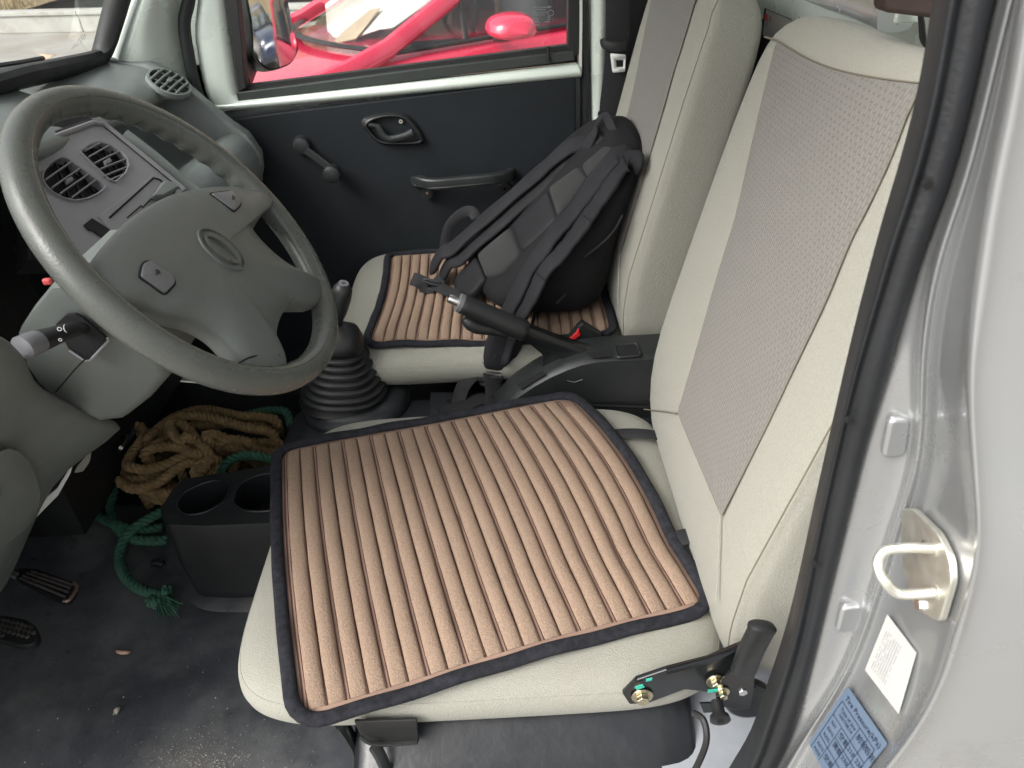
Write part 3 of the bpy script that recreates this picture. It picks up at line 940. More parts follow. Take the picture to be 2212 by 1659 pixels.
# front frame of the door
cols = []
for l, r in (((424, -90), (484, -90)), ((427, 0), (487, 0)), ((414, 55), (496, 70)), ((422, 110), (505, 130)), ((432, 170), (513, 190)), ((447, 225), (520, 217)), ((470, 246), (535, 216))):
    a, b = aty(*l, YD + .004), aty(*r, YD + .004)
    cols.append([a + V((0, .03, 0)), a, a.lerp(b, .2) + V((0, -.012, 0)), a.lerp(b, .75) + V((0, -.014, 0)), b, b + V((.0, .03, 0))])
raw('window_frame', *loft(cols), M['inpaint'], door, sub=1, ang=None)
cols = []
for l, r, y in ((1252, 1258, -80), (1252, 1258, 60), (1251, 1257, 120), (1249, 1257, 160)):
    a, b = aty(l, y, YD), aty(r, y, YD)
    cols.append([a + V((0, .03, 0)), a, b, b + V((0, .03, 0))])
raw('window_frame', *loft(cols), M['inpaint'], door)
# rubber channels
raw('window_channel', *prism([aty(*p, YD) for p in ((484, -90), (505, -90), (530, 180), (532, 190), (516, 200), (486, 0))], (0, .03, 0)), M['rubber'], door, smooth=False, bevel=.002)
raw('window_channel', *prism([aty(*p, YD) for p in ((1228, -90), (1251, -90), (1252, 60), (1250, 118), (1240, 122), (1226, 104))], (0, .03, 0)), M['rubber'], door, smooth=False, bevel=.002)
raw('window_channel', *prism([aty(*p, YD - .002) for p in ((510, 200), (640, 184), (900, 150), (1240, 110), (1242, 131), (900, 174), (640, 206), (514, 219))], (0, .03, 0)), M['windowrubber'], door, smooth=False, bevel=.002)
raw('window_seal', *prism([aty(*p, YD + .012) for p in ((520, 186), (700, 164), (1236, 96), (1236, 112), (700, 180), (520, 203))], (0, .02, 0)), M['rubber'], door, smooth=False)
gq = [aty(*p, YD + .026) for p in ((495, -200), (1240, -200), (1236, 106), (525, 196))]
raw('window_glass', gq, [(0, 1, 2, 3)], M['glass'], door)
rnd = random.Random(22); g = G()


def gdash(x0, x1, y, h=2.2):
    g.add([aty(x0, y, YD + .022), aty(x1, y - .3, YD + .022), aty(x1, y - h - .3, YD + .022), aty(x0, y - h, YD + .022)], [(0, 1, 2, 3)])


for y, xs in ((17, (1153, 1166, 1176)), (22, (1158, 1168)), (28, (1152, 1164, 1172)), (33, (1153, 1166)), (50, (1153, )), (55, (1152, )), (48, (1176, ))):
    for x in xs:
        q = x
        while q < x + (9 if len(xs) > 1 else 12):
            w_ = rnd.uniform(1.2, 2.6); gdash(q, q + w_, y, rnd.uniform(1.6, 2.6)); q += w_ + .9
gdash(1183, 1190, 17, 4); gdash(1183, 1189, 38, 2); gdash(1183, 1189, 43, 2)
for cx_, cy_, r_ in ((1190, 28, 6), (1158, 43, 4)):
    pc_ = [aty(cx_ + r_ * math.cos(a), cy_ + r_ * math.sin(a), YD + .022) for a in [2 * math.pi * i / 20 for i in range(20)]]
    g.add(*sweep(pc_, .0006, .0003, 4, closed=True))
g.build('glass_print', M['greyink'], door, smooth=False, fixn=False)
# lock knob
a, b = aty(1185, 132, YD - .004), aty(1184, 100, YD - .004)
raw('lock_knob', *sweep([a, a.lerp(b, .5), b], [.0028, .0028, .0036], seg=10), M['black'], door)
raw('lock_ferrule', *disc(a, (b - a), .006, .003, 14), M['black'], door)


def flat(pts, y, dx=0):
    return [aty(*p, y) for p in pts]


# inside handle: bezel with recess and lever
yb = YD - .006
out_ = spl(flat([(782, 272), (786, 255), (830, 243), (870, 244), (893, 258), (916, 292), (917, 308), (900, 313), (850, 314), (822, 311), (806, 300), (790, 282)], yb), 48, True)
inn = spl(flat([(795, 268), (830, 253), (868, 255), (886, 272), (905, 296), (900, 305), (850, 307), (824, 304), (806, 290)], yb - .012), 48, True)
cen = inn[0] * 0
for p in inn: cen += p / len(inn)
mid = [p * .45 + q * .55 + V((0, -.008, 0)) for p, q in zip(out_, inn)]
hd = raw('door_handle', *loft([out_, mid, inn, [p + V((0, .014, 0)) for p in inn]], True), M['black'], door, sub=1, ang=None)
raw('handle_recess', [p + V((0, .012, 0)) for p in inn], [tuple(range(48))], M['doorcard'], hd)
lv = spl(flat([(797, 270), (815, 273), (828, 292), (845, 300), (880, 292), (893, 285)], yb - .016), 20)
raw('handle_lever', *sweep(lv, [.004] * 4 + [.0075] * 12 + [.0085] * 4, .006, 10, up=(0, 1, 0)), M['console'], hd)
raw('screw', *disc(aty(866, 262, yb - .004), (0, -1, 0), .0042, .002, 12), M['steel'], hd)
raw('screw', *disc(aty(866, 262, yb - .006), (0, -1, 0), .0015, .002, 6), M['dark'], hd)
# window crank
c1, c2 = aty(650, 317, YD - .02), aty(720, 370, YD - .028)
wc = raw('window_crank', *lathe(c1 + V((0, .02, 0)), (0, -1, 0), [(.021, 0), (.020, .012), (.017, .020), (.008, .023)], 24), M['console'], door)
dv = (c2 - c1).normalized(); sv = V((-dv.z, 0, dv.x)) * .009
g = G().add(*prism([c1 + sv + V((0, -.001, 0)), c2 + sv, c2 - sv, c1 - sv + V((0, -.001, 0))], (0, .009, 0)))
g.build('crank_arm', M['console'], wc, smooth=False, bevel=.003)
raw('crank_knob', *lathe(c2 + V((0, .006, 0)), (0, -1, 0), [(.006, 0), (.017, .006), (.019, .02), (.018, .032), (.010, .036)], 22), M['console'], wc)
# pull handle
gp = flat([(893, 388), (905, 384), (945, 382), (1000, 379), (1050, 377), (1095, 368), (1108, 368), (1112, 380), (1092, 404), (1050, 408), (1000, 410), (930, 416), (912, 412), (896, 400)], YD - .006)
ph = raw('pull_handle', *sweep(spl([aty(897, 391, YD - .004), aty(906, 391, YD - .030), aty(935, 397, YD - .050), aty(1000, 392, YD - .052), aty(1065, 386, YD - .050), aty(1096, 379, YD - .030), aty(1104, 374, YD - .004)], 28), .0105, .012, 12, up=(0, 0, 1), power=.55), M['console'], door)
raw('handle_ridge', *sweep(spl([aty(899, 398, YD - .025), aty(935, 404, YD - .052), aty(1000, 399, YD - .055), aty(1065, 392, YD - .052), aty(1096, 386, YD - .03)], 20), .0085, .004, 8, up=(0, 0, 1)), M['console'], ph)
for p in ((923, 416), (1090, 405)):
    raw('handle_foot', *disc(aty(p[0], p[1] - 4, YD - .002), (0, -1, 0), .013, .02, 16), M['black'], ph)
    raw('screw', *disc(aty(p[0], p[1] + 1, YD - .022), (0, -1, 0), .0035, .002, 8), M['chrome'], ph)

# wing mirror, outside
mg = [(527, -80), (600, -80), (616, 0), (628, 60), (638, 95), (636, 112), (622, 134), (590, 147), (572, 146), (556, 132), (545, 110), (540, 60)]
# mirror plane: bisects the view ray and the ray towards the car park behind
MC = aty(585, 60, 1.86)
vin = (MC - CAM).normalized(); vout = (V((1.55, 5.6, 1.05)) - MC).normalized()
mn = (vout - vin).normalized()
mpts = spl([atp(*p, MC, mn) for p in mg], 40, True)
md = raw('wing_mirror', *loft([[MC + (p - MC) * s - mn * d for p in mpts] for s, d in ((.97, .004), (1.03, -.004), (1.06, -.003), (1.07, .012), (1.0, .045), (.7, .07), (.3, .08))], True, True), M['black'], door)
mrows = []
for s_ in (1.0, .85, .7, .55, .4, .25, .12, .02):
    mrows.append([MC + (p - MC) * s_ + mn * (.013 - ((p - MC) * s_).length_squared / (2 * 1.0)) for p in mpts])
raw('mirror_glass', *loft(mrows, True, False), M['mirror'], md, ang=None)
raw('mirror_arm', *sweep([aty(525, 175, YD + .03), aty(535, 150, 1.74), aty(548, 120, 1.85)], .014, .028, 10), M['black'], md)

# ================================================================== SEAT BELT OF THE PASSENGER SIDE
sb = thing('seat_belt', aty(1325, 95, 1.60), 'black passenger seat belt hanging beside the far pillar', 'seat belt')
raw('webbing', *sweep(spl([aty(1336, -90, 1.60), aty(1334, 60, 1.60), aty(1330, 150, 1.60), aty(1318, 250, 1.60), aty(1310, 420, 1.6)], 14), .024, .0012, 8, up=(0, 1, 0), power=.5), M['elastic'], sb)
raw('belt_guide', *sweep(spl([aty(1303, 84, 1.59), aty(1308, 96, 1.585), aty(1330, 100, 1.58), aty(1352, 98, 1.585)], 12), .006, .010, 8, up=(0, 0, 1)), M['black'], sb)
tg = rounded([aty(*p, 1.585) for p in ((1318, 115), (1352, 118), (1350, 155), (1323, 157))], .004)
th_ = rounded([aty(*p, 1.585) for p in ((1329, 128), (1349, 128), (1348, 147), (1330, 147))], .003)
hg = holed(tg, [th_], (0, .004, 0)); hg.build('belt_tongue', M['whiteplastic'], sb, solid=.003)
raw('belt_clip', *disc(aty(1299, 246, 1.60), (0, -1, 0), .008, .01, 14), M['black'], sb)

# driver's belt guide high on the near side behind the seat
db = thing('seat_belt', aty(1990, 20, .66), 'dark brown belt guide and strap above the driver seat back', 'seat belt')
raw('belt_guide', *obox(aty(1990, 2, .66), (.032, -.01, -.004), (0, .012, 0), (-.003, 0, .011)), mat('belt_brown', (.035, .022, .018), .5), db, bevel=.004)
raw('webbing', *sweep([aty(1985, 10, .67), aty(1990, 40, .68), aty(1994, 90, .69)], .009, .002, 8, up=(-1, 0, 0)), M['elastic'], db)
raw('belt_bracket', *obox(aty(1965, 32, .70), (.012, 0, 0), (0, .003, 0), (0, 0, .006)), M['inpaint'], db, bevel=.001)

# ================================================================== DASHBOARD
dash = thing('dashboard', (-.66, 1.0, 1.2), 'grey moulded dashboard with twin air vents and an open passenger shelf', 'dashboard')
pa = [(-.82, 1.402), (-.75, 1.398), (-.68, 1.386), (-.642, 1.366), (-.628, 1.350), (-.630, 1.332), (-.66, 1.322), (-.70, 1.310), (-.705, 1.26), (-.69, 1.222), (-.63, 1.212), (-.592, 1.222), (-.572, 1.242), (-.548, 1.250), (-.522, 1.240), (-.504, 1.212), (-.500, 1.175), (-.513, 1.12), (-.56, 1.06), (-.66, 1.02), (-.80, .99)]
rows = []
for y, dx in ((1.10, -.03), (1.20, -.03), (1.26, -.022), (1.35, -.012), (1.45, -.004), (1.53, 0), (1.565, 0)):
    row = []
    for i, (x, z) in enumerate(pa):
        k = dx if 10 < i < 19 else dx * .3
        row.append(V((x + k, y, z - (.0 if y < 1.5 else (.004 if i < 8 else 0)))))
    rows.append(row)
raw('passenger_shelf', *loft(rows), M['dash'], dash, sub=1, ang=None)
# moulded end wall of the shelf next to the door
side = [(-.82, 1.402), (-.68, 1.384), (-.635, 1.360), (-.615, 1.335), (-.595, 1.312), (-.572, 1.287), (-.548, 1.262), (-.522, 1.24), (-.504, 1.20), (-.508, 1.165), (-.530, 1.115), (-.58, 1.06), (-.70, .99), (-.82, .99)]
rows = [[V((x - e, y, z - e * .6)) for x, z in side] for y, e in ((1.55, .0), (1.553, -.004), (1.575, -.006), (1.60, .004), (1.612, .03))]
raw('shelf_end', *loft(rows, True, True), M['dash'], dash, sub=0, ang=50)
# pad above the centre and driver's instruments
pd = [(-.82, 1.43), (-.74, 1.428), (-.67, 1.415), (-.625, 1.395), (-.610, 1.378), (-.615, 1.362), (-.66, 1.35), (-.74, 1.345)]
rows = []
for y, dx, dz in ((.40, 0, .0), (.55, .02, .012), (.72, .03, .018), (.90, .02, .012), (1.0, .0, .0), (1.10, -.012, -.016), (1.22, -.02, -.028)):
    rows.append([V((x + (dx if i > 1 else 0), y, z + (dz if i > 1 else dz * .3))) for i, (x, z) in enumerate(pd)])
raw('dash_top', *loft(rows), M['dash'], dash, sub=1, ang=None)
raw('instrument_recess', *prism([V((-.71, .40, 1.36)), V((-.71, 1.0, 1.36)), V((-.69, 1.0, 1.10)), V((-.69, .40, 1.10))], (-.02, 0, 0)), M['dark'], dash, smooth=False)  # near-black sheet painting the shadow under the instrument hood

# small round vent on the far end of the pad
vc = aty(365, 180, 1.505)
vn = V((.55, -.12, .83)).normalized()
ve = V((0, 1, 0)); ve = (ve - vn * ve.dot(vn)).normalized(); vu = vn.cross(ve)


def vent_ellipse(r1, r2, off, n=36):
    return [vc + ve * (r1 * math.cos(2 * math.pi * i / n)) + vu * (r2 * math.sin(2 * math.pi * i / n)) + vn * off for i in range(n)]


v_ = raw('air_vent', *loft([vent_ellipse(.047, .040, -.004), vent_ellipse(.046, .039, .004), vent_ellipse(.042, .035, .005), vent_ellipse(.041, .034, -.012)], True), M['dash'], dash)
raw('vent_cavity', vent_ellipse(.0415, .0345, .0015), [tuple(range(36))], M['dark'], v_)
for i in range(5):
    k = -.024 + i * .012; L = .042 * math.sqrt(1 - (k / .036) ** 2)
    raw('slat', *sweep([vc + vu * k + vn * .0045 - ve * L, vc + vu * k + vn * .0065, vc + vu * k + vn * .0045 + ve * L], .0022, .0022, 6), M['dash'], v_)
for k in (-.018, .018):
    raw('slat', *sweep([vc + ve * k + vn * .003 - vu * .031, vc + ve * k + vn * .003 + vu * .031], .0016, .0016, 6), M['dash'], v_)
raw('vent_knob', *obox(vc + vn * .007, ve * .006, vu * .004, vn * .002), M['dash'], v_, bevel=.001)

# centre panel: tilted plate
pTR, pBR, pTL = aty(208, 262, 1.20), aty(388, 408, 1.20), aty(70, 322, 1.03)
pn = (pBR - pTR).cross(pTL - pTR).normalized()
if pn.x < 0: pn = -pn


def pp(px, py, off=0): return atp(px, py, pTR + pn * off, pn)


def z1(*l): return [(a * .33854, b * .33854) for a, b in l]


ventL = z1((385, 995), (320, 1030), (270, 1090), (262, 1140), (285, 1185), (330, 1230), (400, 1268), (480, 1285), (560, 1272), (630, 1240), (682, 1195), (660, 1170), (540, 1085), (430, 1005))
ventR = z1((505, 965), (560, 925), (630, 903), (700, 920), (770, 965), (812, 1010), (822, 1060), (800, 1110), (735, 1168), (690, 1145), (600, 1060))
slot = z1((980, 1130), (1010, 1135), (1110, 1205), (1125, 1225), (830, 1395), (700, 1390))
outer = [pp(*p) for p in ((66, 322), (140, 291), (198, 271), (222, 272), (250, 292), (320, 350), (395, 412), (330, 470), (290, 520), (215, 560), (170, 560), (60, 480))]
cp = holed(outer, [rounded([pp(*p) for p in v], .003, 3) for v in (ventL, ventR)], -pn * .018).build('centre_panel', M['panel'], dash, solid=.0, ang=30)
fr_ = [pp(*p, .002) for p in ((64, 318), (140, 288), (200, 266), (224, 268), (252, 290), (322, 347), (398, 410))]
raw('panel_edge', *sweep(fr_, .0035, .0045, 8), M['panel'], dash)
raw('panel_gap', *sweep([p - pn * .003 + V((-.004, 0, .004)) for p in fr_], .005, .004, 8), M['blackgap'], dash)
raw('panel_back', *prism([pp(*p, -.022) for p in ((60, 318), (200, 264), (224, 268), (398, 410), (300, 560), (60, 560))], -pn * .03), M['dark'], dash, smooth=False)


raw('upper_cubby', *prism([pp(*p, -.003) for p in ((84, 283), (112, 266), (184, 246), (200, 258), (140, 284), (72, 314))], -pn * .006), M['dark'], dash, smooth=False)  # dark plate; the shade inside the cubby is put into its colour


def grille(poly, slats, knob, ribs):
    pts = rounded([pp(*p, .0015) for p in poly], .003, 3)
    c = V((0, 0, 0))
    for p in pts: c += p / len(pts)
    v = raw('air_vent', *loft([[c + (p - c) * s + pn * d for p in pts] for s, d in ((1.0, -.002), (.995, .002), (.93, .001), (.92, -.012))], True), M['panel'], dash, ang=40)
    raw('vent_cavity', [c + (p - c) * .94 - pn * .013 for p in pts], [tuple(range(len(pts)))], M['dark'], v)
    for a, b in slats:
        A_, B_ = pp(*a, -.0005), pp(*b, -.0005)
        raw('slat', *sweep([A_, A_.lerp(B_, .5) + pn * .001, B_], .0014, .003, 6, up=pn), M['panel'], v)
    for a, b in ribs:
        raw('rib', *sweep([pp(*a, -.006), pp(*b, -.006)], .0009, .003, 6, up=pn), M['black'], v)
    raw('vent_knob', *obox(pp(*knob, .001), (pp(knob[0] + 7, knob[1] - 4, .001) - pp(*knob, .001)), (pp(knob[0] + 3, knob[1] + 5, .001) - pp(*knob, .001)), pn * .003), M['greybtn'], v, bevel=.002)


zz = lambda *l: [tuple(z1(a)[0] for a in pr) for pr in l]
grille(ventL, zz(((288, 1150), (455, 1035)), ((330, 1200), (505, 1080)), ((380, 1240), (560, 1115)), ((455, 1265), (610, 1150))), z1((440, 1155))[0],
       zz(((400, 1010), (520, 1265)), ((350, 1040), (440, 1265)), ((455, 1040), (600, 1230))))
grille(ventR, zz(((540, 965), (650, 910)), ((562, 1005), (705, 925)), ((590, 1050), (765, 965)), ((620, 1090), (805, 1015)), ((655, 1130), (815, 1065)), ((690, 1155), (790, 1115))), z1((685, 1035))[0],
       zz(((570, 930), (740, 1150)), ((620, 912), (775, 1130)), ((530, 970), (690, 1150)), ((670, 910), (805, 1085))))
# radio blank with slot, ashtray line and lower cubby
rb = [pp(*p, .0022) for p in ((213, 466), (330, 377), (337, 380), (390, 424), (300, 500), (240, 500))]
raw('radio_blank', *prism(rb, -pn * .0035), M['panel'], dash, smooth=False, bevel=.0012)
raw('slot_edge', *sweep([pp(*p, .003) for p in ((237, 470), (332, 384), (345, 388), (378, 416))], .0014, .0014, 6), M['blackgap'], dash)
raw('slot_edge', *sweep([pp(*p, .003) for p in ((275, 470), (305, 444), (308, 448), (340, 415))], .0009, .0009, 6), M['blackgap'], dash)
raw('slot_flap', *prism([pp(*p, .0035) for p in ((322, 432), (345, 400), (368, 402), (380, 414), (345, 434))], pn * .012), M['dash'], dash, bevel=.003)
raw('cubby', *prism([pp(*p, .001) for p in ((180, 487), (197, 473), (240, 500), (228, 520), (200, 500), (190, 498))], pn * .002), M['dark'], dash, smooth=False)
# block that carries the panel down to the floor tunnel
rows = [[V((x, y, z)) for y in (1.02, 1.05, 1.12, 1.19, 1.21)] for x, z in ((-.60, 1.26), (-.585, 1.16), (-.62, 1.05), (-.70, .95), (-.80, .90))]
raw('centre_stack', *loft(rows), M['dash'], dash, sub=1)
# sloping lip right of the panel leading to the shelf
raw('shelf_divider', *sweep(spl([aty(262, 300, 1.24), aty(330, 352, 1.24), aty(400, 412, 1.24), aty(440, 440, 1.24)], 10), .012, .020, 10), M['dash'], dash)
g = G().add(*box((-.95, 1.02, .66), (-.82, 1.645, 1.02)))
g.build('lower_bulkhead', M['black'], dash, smooth=False)
g = G().add(*box((-1.10, .38, .80), (-.84, 1.645, 1.38)))
g.build('bulkhead', M['black'], dash, smooth=False)
# driver's lower fascia at the far left
rows = []
fas = [[(-140, 560, .50), (-60, 690, .52), (20, 735, .56), (50, 790, .60)],
       [(-140, 700, .50), (-60, 760, .52), (30, 800, .56), (60, 838, .62)],
       [(-150, 860, .50), (-60, 850, .52), (46, 850, .57), (112, 858, .64)],
       [(-150, 980, .50), (-50, 960, .53), (60, 900, .60), (220, 914, .70)],
       [(-150, 1050, .52), (-40, 1000, .56), (90, 960, .64), (286, 919, .76)],
       [(-150, 1150, .54), (-40, 1080, .58), (95, 990, .66), (188, 976, .76)],
       [(-160, 1250, .56), (-40, 1170, .60), (60, 1060, .66), (104, 1042, .76)],
       [(-160, 1330, .58), (-50, 1260, .62), (30, 1160, .68), (60, 1145, .76)],
       [(-170, 1420, .60), (-60, 1345, .64), (-20, 1295, .68), (0, 1280, .74)]]
for r in fas:
    q = [aty(*p) for p in r]
    rows.append(spl(q + [q[-1] + V((-.06, .03, -.01))], 14))
raw('knee_cover', *loft(rows), M['column'], dash, sub=1, ang=None, solid=.008)
raw('knee_recess', *loft([[aty(*p) for p in r] for r in (((-20, 985, .545), (20, 960, .555), (62, 985, .61)), ((10, 1060, .57), (45, 1050, .60), (92, 1062, .645)), ((-10, 1130, .575), (30, 1130, .61), (84, 1100, .66)), ((-30, 1210, .59), (20, 1170, .63), (62, 1142, .67)))]), M['column'], dash, sub=1)
raw('fascia_gap', *sweep(spl([aty(*p) for p in ((-30, 866, .548), (0, 851, .56), (24, 835, .572), (46, 818, .585))], 10), .0022, .0022, 6), M['blackgap'], dash)
wb = [aty(*p, .765) for p in ((159, 996), (150, 1026), (124, 1072), (96, 1100), (66, 1131), (76, 1084), (100, 1074), (122, 1056))]
wb = [p * 1.0 for p in wb]
raw('column_bracket', *prism(wb, (.0, .004, 0)), M['whiteplastic'], dash, smooth=False, bevel=.001)
raw('bracket_flap', *prism(rounded([aty(*p, .84) for p in ((165, 1010), (196, 972), (192, 1000), (180, 1018), (160, 1022))], .004), (0, .004, 0)), M['fabric'], dash, smooth=False)

# ================================================================== STEERING COLUMN AND WHEEL
WC = CAM + (V((-.322, .745, 1.337)) - CAM) * (.17 / .175)
WC = WC - CR * .006 + CU * .005
WN = V((math.sin(R_(52.9)), -.03, math.cos(R_(52.9)))).normalized()
WA_ = V((0, 1, 0)); WA_ = (WA_ - WN * WA_.dot(WN)).normalized(); WB_ = WN.cross(WA_)

clm = thing('steering_column', WC - WN * .2, 'grey steering column shroud with a wiper stalk sticking out of it', 'steering column')
near = [(112, 612), (66, 668), (36, 714), (46, 752), (56, 787), (80, 825), (112, 855), (165, 886), (220, 911), (270, 905), (320, 866), (368, 812), (330, 700), (230, 600)]
ny = [.665, .662, .66, .658, .658, .66, .664, .67, .685, .69, .69, .69, .68, .67]
nr = [aty(*p, y) for p, y in zip(near, ny)]
cen = V((0, 0, 0))
for p in nr: cen += p / len(nr)
fr2 = [V((p.x, .800, p.z)) for p in nr]
rows = [[cen + (p - cen) * .86 + V((0, -.004, 0)) for p in nr], [cen + (p - cen) * .95 + V((0, -.002, 0)) for p in nr], [p + V((0, .010, 0)) for p in nr], [p.lerp(q, .5) for p, q in zip(nr, fr2)], fr2]
shr = raw('shroud', *loft(rows, True, True), M['column'], clm, ang=50)
raw('shroud_seam', *sweep(spl([aty(*p, y) for p, y in (((188, 772), .652), ((160, 800), .655), ((128, 838), .66), ((110, 856), .664))], 14), .0009, .0009, 5), M['blackgap'], shr)
raw('shroud_slot', *prism([aty(*p, .658) for p in ((120, 701), (142, 681), (162, 679), (178, 687), (233, 735), (193, 778), (183, 779), (149, 755))], (0, .004, 0)), M['dark'], shr, smooth=False)  # flat patch, slot depth only painted as dark shade
raw('slot_lip', *sweep([aty(*p, .656) for p in ((150, 757), (184, 780), (194, 779), (234, 736), (232, 730))], .0014, .0014, 6), M['panel'], shr)
st = spl([aty(190, 708, .668), aty(160, 712, .645), aty(110, 728, .615), aty(70, 742, .595), aty(48, 752, .585)], 22)
rw = [.006 + .0065 * min(1, i / 12) for i in range(22)]
stalk = raw('stalk', *sweep(st, rw, [r * .8 for r in rw], 14), M['black'], clm)
tp = [st[14], st[16], st[18], st[20], st[21], st[21] + (st[21] - st[20]) * .9, st[21] + (st[21] - st[20]) * 1.4]
raw('stalk_switch', *sweep(tp, [.0131, .0133, .0135, .0138, .0136, .010, .004], [.0108, .011, .0112, .0112, .011, .008, .003], 14), M['greybtn'], stalk)
text('stalk_mark', 'o(', M['whiteplastic'], stalk, aty(123, 716, .598), V((.8, .5, -.2)), V((.1, .1, 1)), .009)
text('stalk_mark', 'o', M['whiteplastic'], stalk, aty(126, 738, .598), V((.8, .5, -.2)), V((.1, .1, 1)), .007)
raw('column_tube', *sweep([WC - WN * .03, WC - WN * .16], .042, .042, 16), M['column'], clm)
raw('ignition_tag', *obox(aty(103, 608, .70), (.0045, 0, 0), (0, .003, 0), (0, 0, .0035)), M['redink'], clm, bevel=.002)

whl = thing('steering_wheel', WC, 'grey plastic steering wheel with a broad four spoke hub and worn rim', 'steering wheel')
RR, rt = .1715, .0142
path = []; rad = []
NS = 220
for i in range(NS):
    a = 2 * math.pi * i / NS
    path.append(WC + WA_ * (RR * math.cos(a)) + WB_ * (RR * math.sin(a)))
rows = []
for i in range(NS):
    a = 2 * math.pi * i / NS
    e = WA_ * math.cos(a) + WB_ * math.sin(a)
    grip = .0009 * math.sin(a * 44) if (math.sin(a * 2 + .4) > .15) else 0       # finger waves on the inner back side
    row = []
    for j in range(18):
        th = 2 * math.pi * j / 18; c, s = math.cos(th), math.sin(th)
        r = rt * (1 + .06 * abs(s)) + (grip * 1.4 if c < -.3 and s < .3 else 0)
        row.append(path[i] + e * (r * c) + WN * (r * s))
    rows.append(row)
raw('rim', *loft(rows, True, False, True), M['rim'], whl, ang=None)
# mould line along the rim
ml = [WC + (p - WC) * (1 - .3 * rt / RR) + WN * rt * 1.0 for p in path[::2]]
raw('mould_line', *sweep(ml, .0010, .0008, 5, closed=True), M['rim'], whl)


def wp_(px, py, h=0): return atp(px, py, WC + WN * h, WN)


pad = [(172, 600), (200, 560), (250, 500), (300, 460), (360, 428), (430, 412), (490, 408), (530, 414), (572, 418), (588, 442), (566, 462), (540, 466), (530, 482), (545, 512), (575, 545), (612, 576), (646, 596), (684, 614), (692, 640), (680, 662), (650, 664), (622, 666), (606, 682), (594, 712), (592, 745), (606, 776), (612, 800), (580, 812), (540, 806), (512, 785), (488, 760), (455, 728), (405, 702), (352, 690), (300, 672), (240, 664), (190, 640)]
pl_ = spl([wp_(*p) for p in pad], 148, True)
pc = WC + (wp_(430, 590) - WC) * .8
rows = []
for s, h in ((.91, -.018), (.985, -.012), (1.0, -.004), (1.0, .003), (.985, .0068), (.945, .0110), (.86, .0150), (.74, .0180), (.5, .0202), (.25, .0212), (.06, .0215)):
    rows.append([pc + (p - pc) * s + WN * h for p in pl_])
vs, fs = loft(rows, True, True)
raw('hub_pad', vs, fs, M['wheel'], whl, sub=1, ang=None)


def spoke(a, b, w1, w2, t1, t2, h0=-.004):
    A_, B_ = wp_(*a), wp_(*b)
    up = WN
    pth = [A_ + WN * h0, A_.lerp(B_, .35) + WN * h0 * .6, A_.lerp(B_, .7) - WN * .002, B_]
    pth = spl(pth, 12)
    ws = [w1 + (w2 - w1) * (i / 11) + .006 * (abs(i / 11 - .5) * 2) ** 3 for i in range(12)]
    ts = [t1 + (t2 - t1) * i / 11 for i in range(12)]
    raw('spoke', *sweep(pth, ws, ts, 14, up=up, power=.8), M['wheel'], whl, ang=None)


# joint lines between hub and rim sleeve
raw('joint_line', *sweep(spl([wp_(*p, .0125) for p in ((512, 787), (540, 772), (575, 766), (604, 768))], 12), .0010, .0010, 5), M['blackgap'], whl)
raw('joint_line', *sweep(spl([wp_(*p, .012) for p in ((627, 606), (636, 620), (640, 640), (632, 655))], 10), .0006, .0006, 5), M['column'], whl)
# horn buttons


DOME = ((0, .0215), (.25, .0212), (.5, .0205), (.74, .0185), (.86, .0150), (.945, .0110), (.985, .0068), (1.0, -.004), (1.3, -.02))


def domeh(p):
    v = p - pc; v = v - WN * v.dot(WN); r = v.length
    e = max(((q - pc).normalized().dot(v.normalized()), (q - pc).length) for q in pl_)[1]
    t = r / e
    for a, b in zip(DOME, DOME[1:]):
        if a[0] <= t <= b[0]: return a[1] + (b[1] - a[1]) * (t - a[0]) / (b[0] - a[0])
    return -.02


def onpad(px, py, off=0):
    h = .015
    for _ in range(12): h = .5 * h + .5 * domeh(wp_(px, py, h))
    return wp_(px, py, h + off)


def button(poly, h, mark):
    q = rounded([onpad(*p, -.0005) for p in poly], .004, 4)
    c = V((0, 0, 0))
    for p in q: c += p / len(q)
    bt = raw('horn_button', *loft([[c + (p - c) * s + WN * d for p in q] for s, d in ((1.0, -.008), (1.0, .0012), (.96, .0028), (.6, .0040), (.05, .0044))], True, True), M['greybtn'], whl, ang=40)
    raw('button_gap', *sweep([c + (p - c) * 1.03 + WN * .0006 for p in q], .0012, .0012, 6, closed=True), M['blackgap'], bt)
    return bt, c


zb = lambda *l: [(x * .33854, 518.4 + y * .33854) for x, y in l]
b1, c1_ = button(z1((1335, 1240), (1475, 1222), (1530, 1290), (1528, 1312), (1490, 1352)), .0175, 0)
b2, c2_ = button(zb((893, 215), (905, 160), (945, 135), (1100, 240), (1112, 280), (1045, 352), (890, 240)), .0205, 0)
for b_, c_ in ((b1, c1_), (b2, c2_)):
    d1, d2 = WA_, WB_
    o_ = c_ + WN * .0054
    raw('horn_symbol', *sweep(spl([o_ - d1 * .004, o_ - d1 * .001 + d2 * .0006, o_ + d1 * .0018 + d2 * .0026, o_ + d1 * .0034 + d2 * .0006, o_ + d1 * .0018 - d2 * .0012, o_ + d1 * .0], 16), .0006, .0004, 5), M['dark'], b_)
# raised oval emblem with the swept blade
ec = wp_(477, 541, .0202)
# local fit of emblem axes in the wheel plane from four photo points
e1 = (wp_(527, 578, .0202) - wp_(430, 503, .0202)) * .5
e2 = WN.cross(e1).normalized() * (e1.length * .80)


def em(u, v, h=0): return ec + e1 * u + e2 * v + WN * h


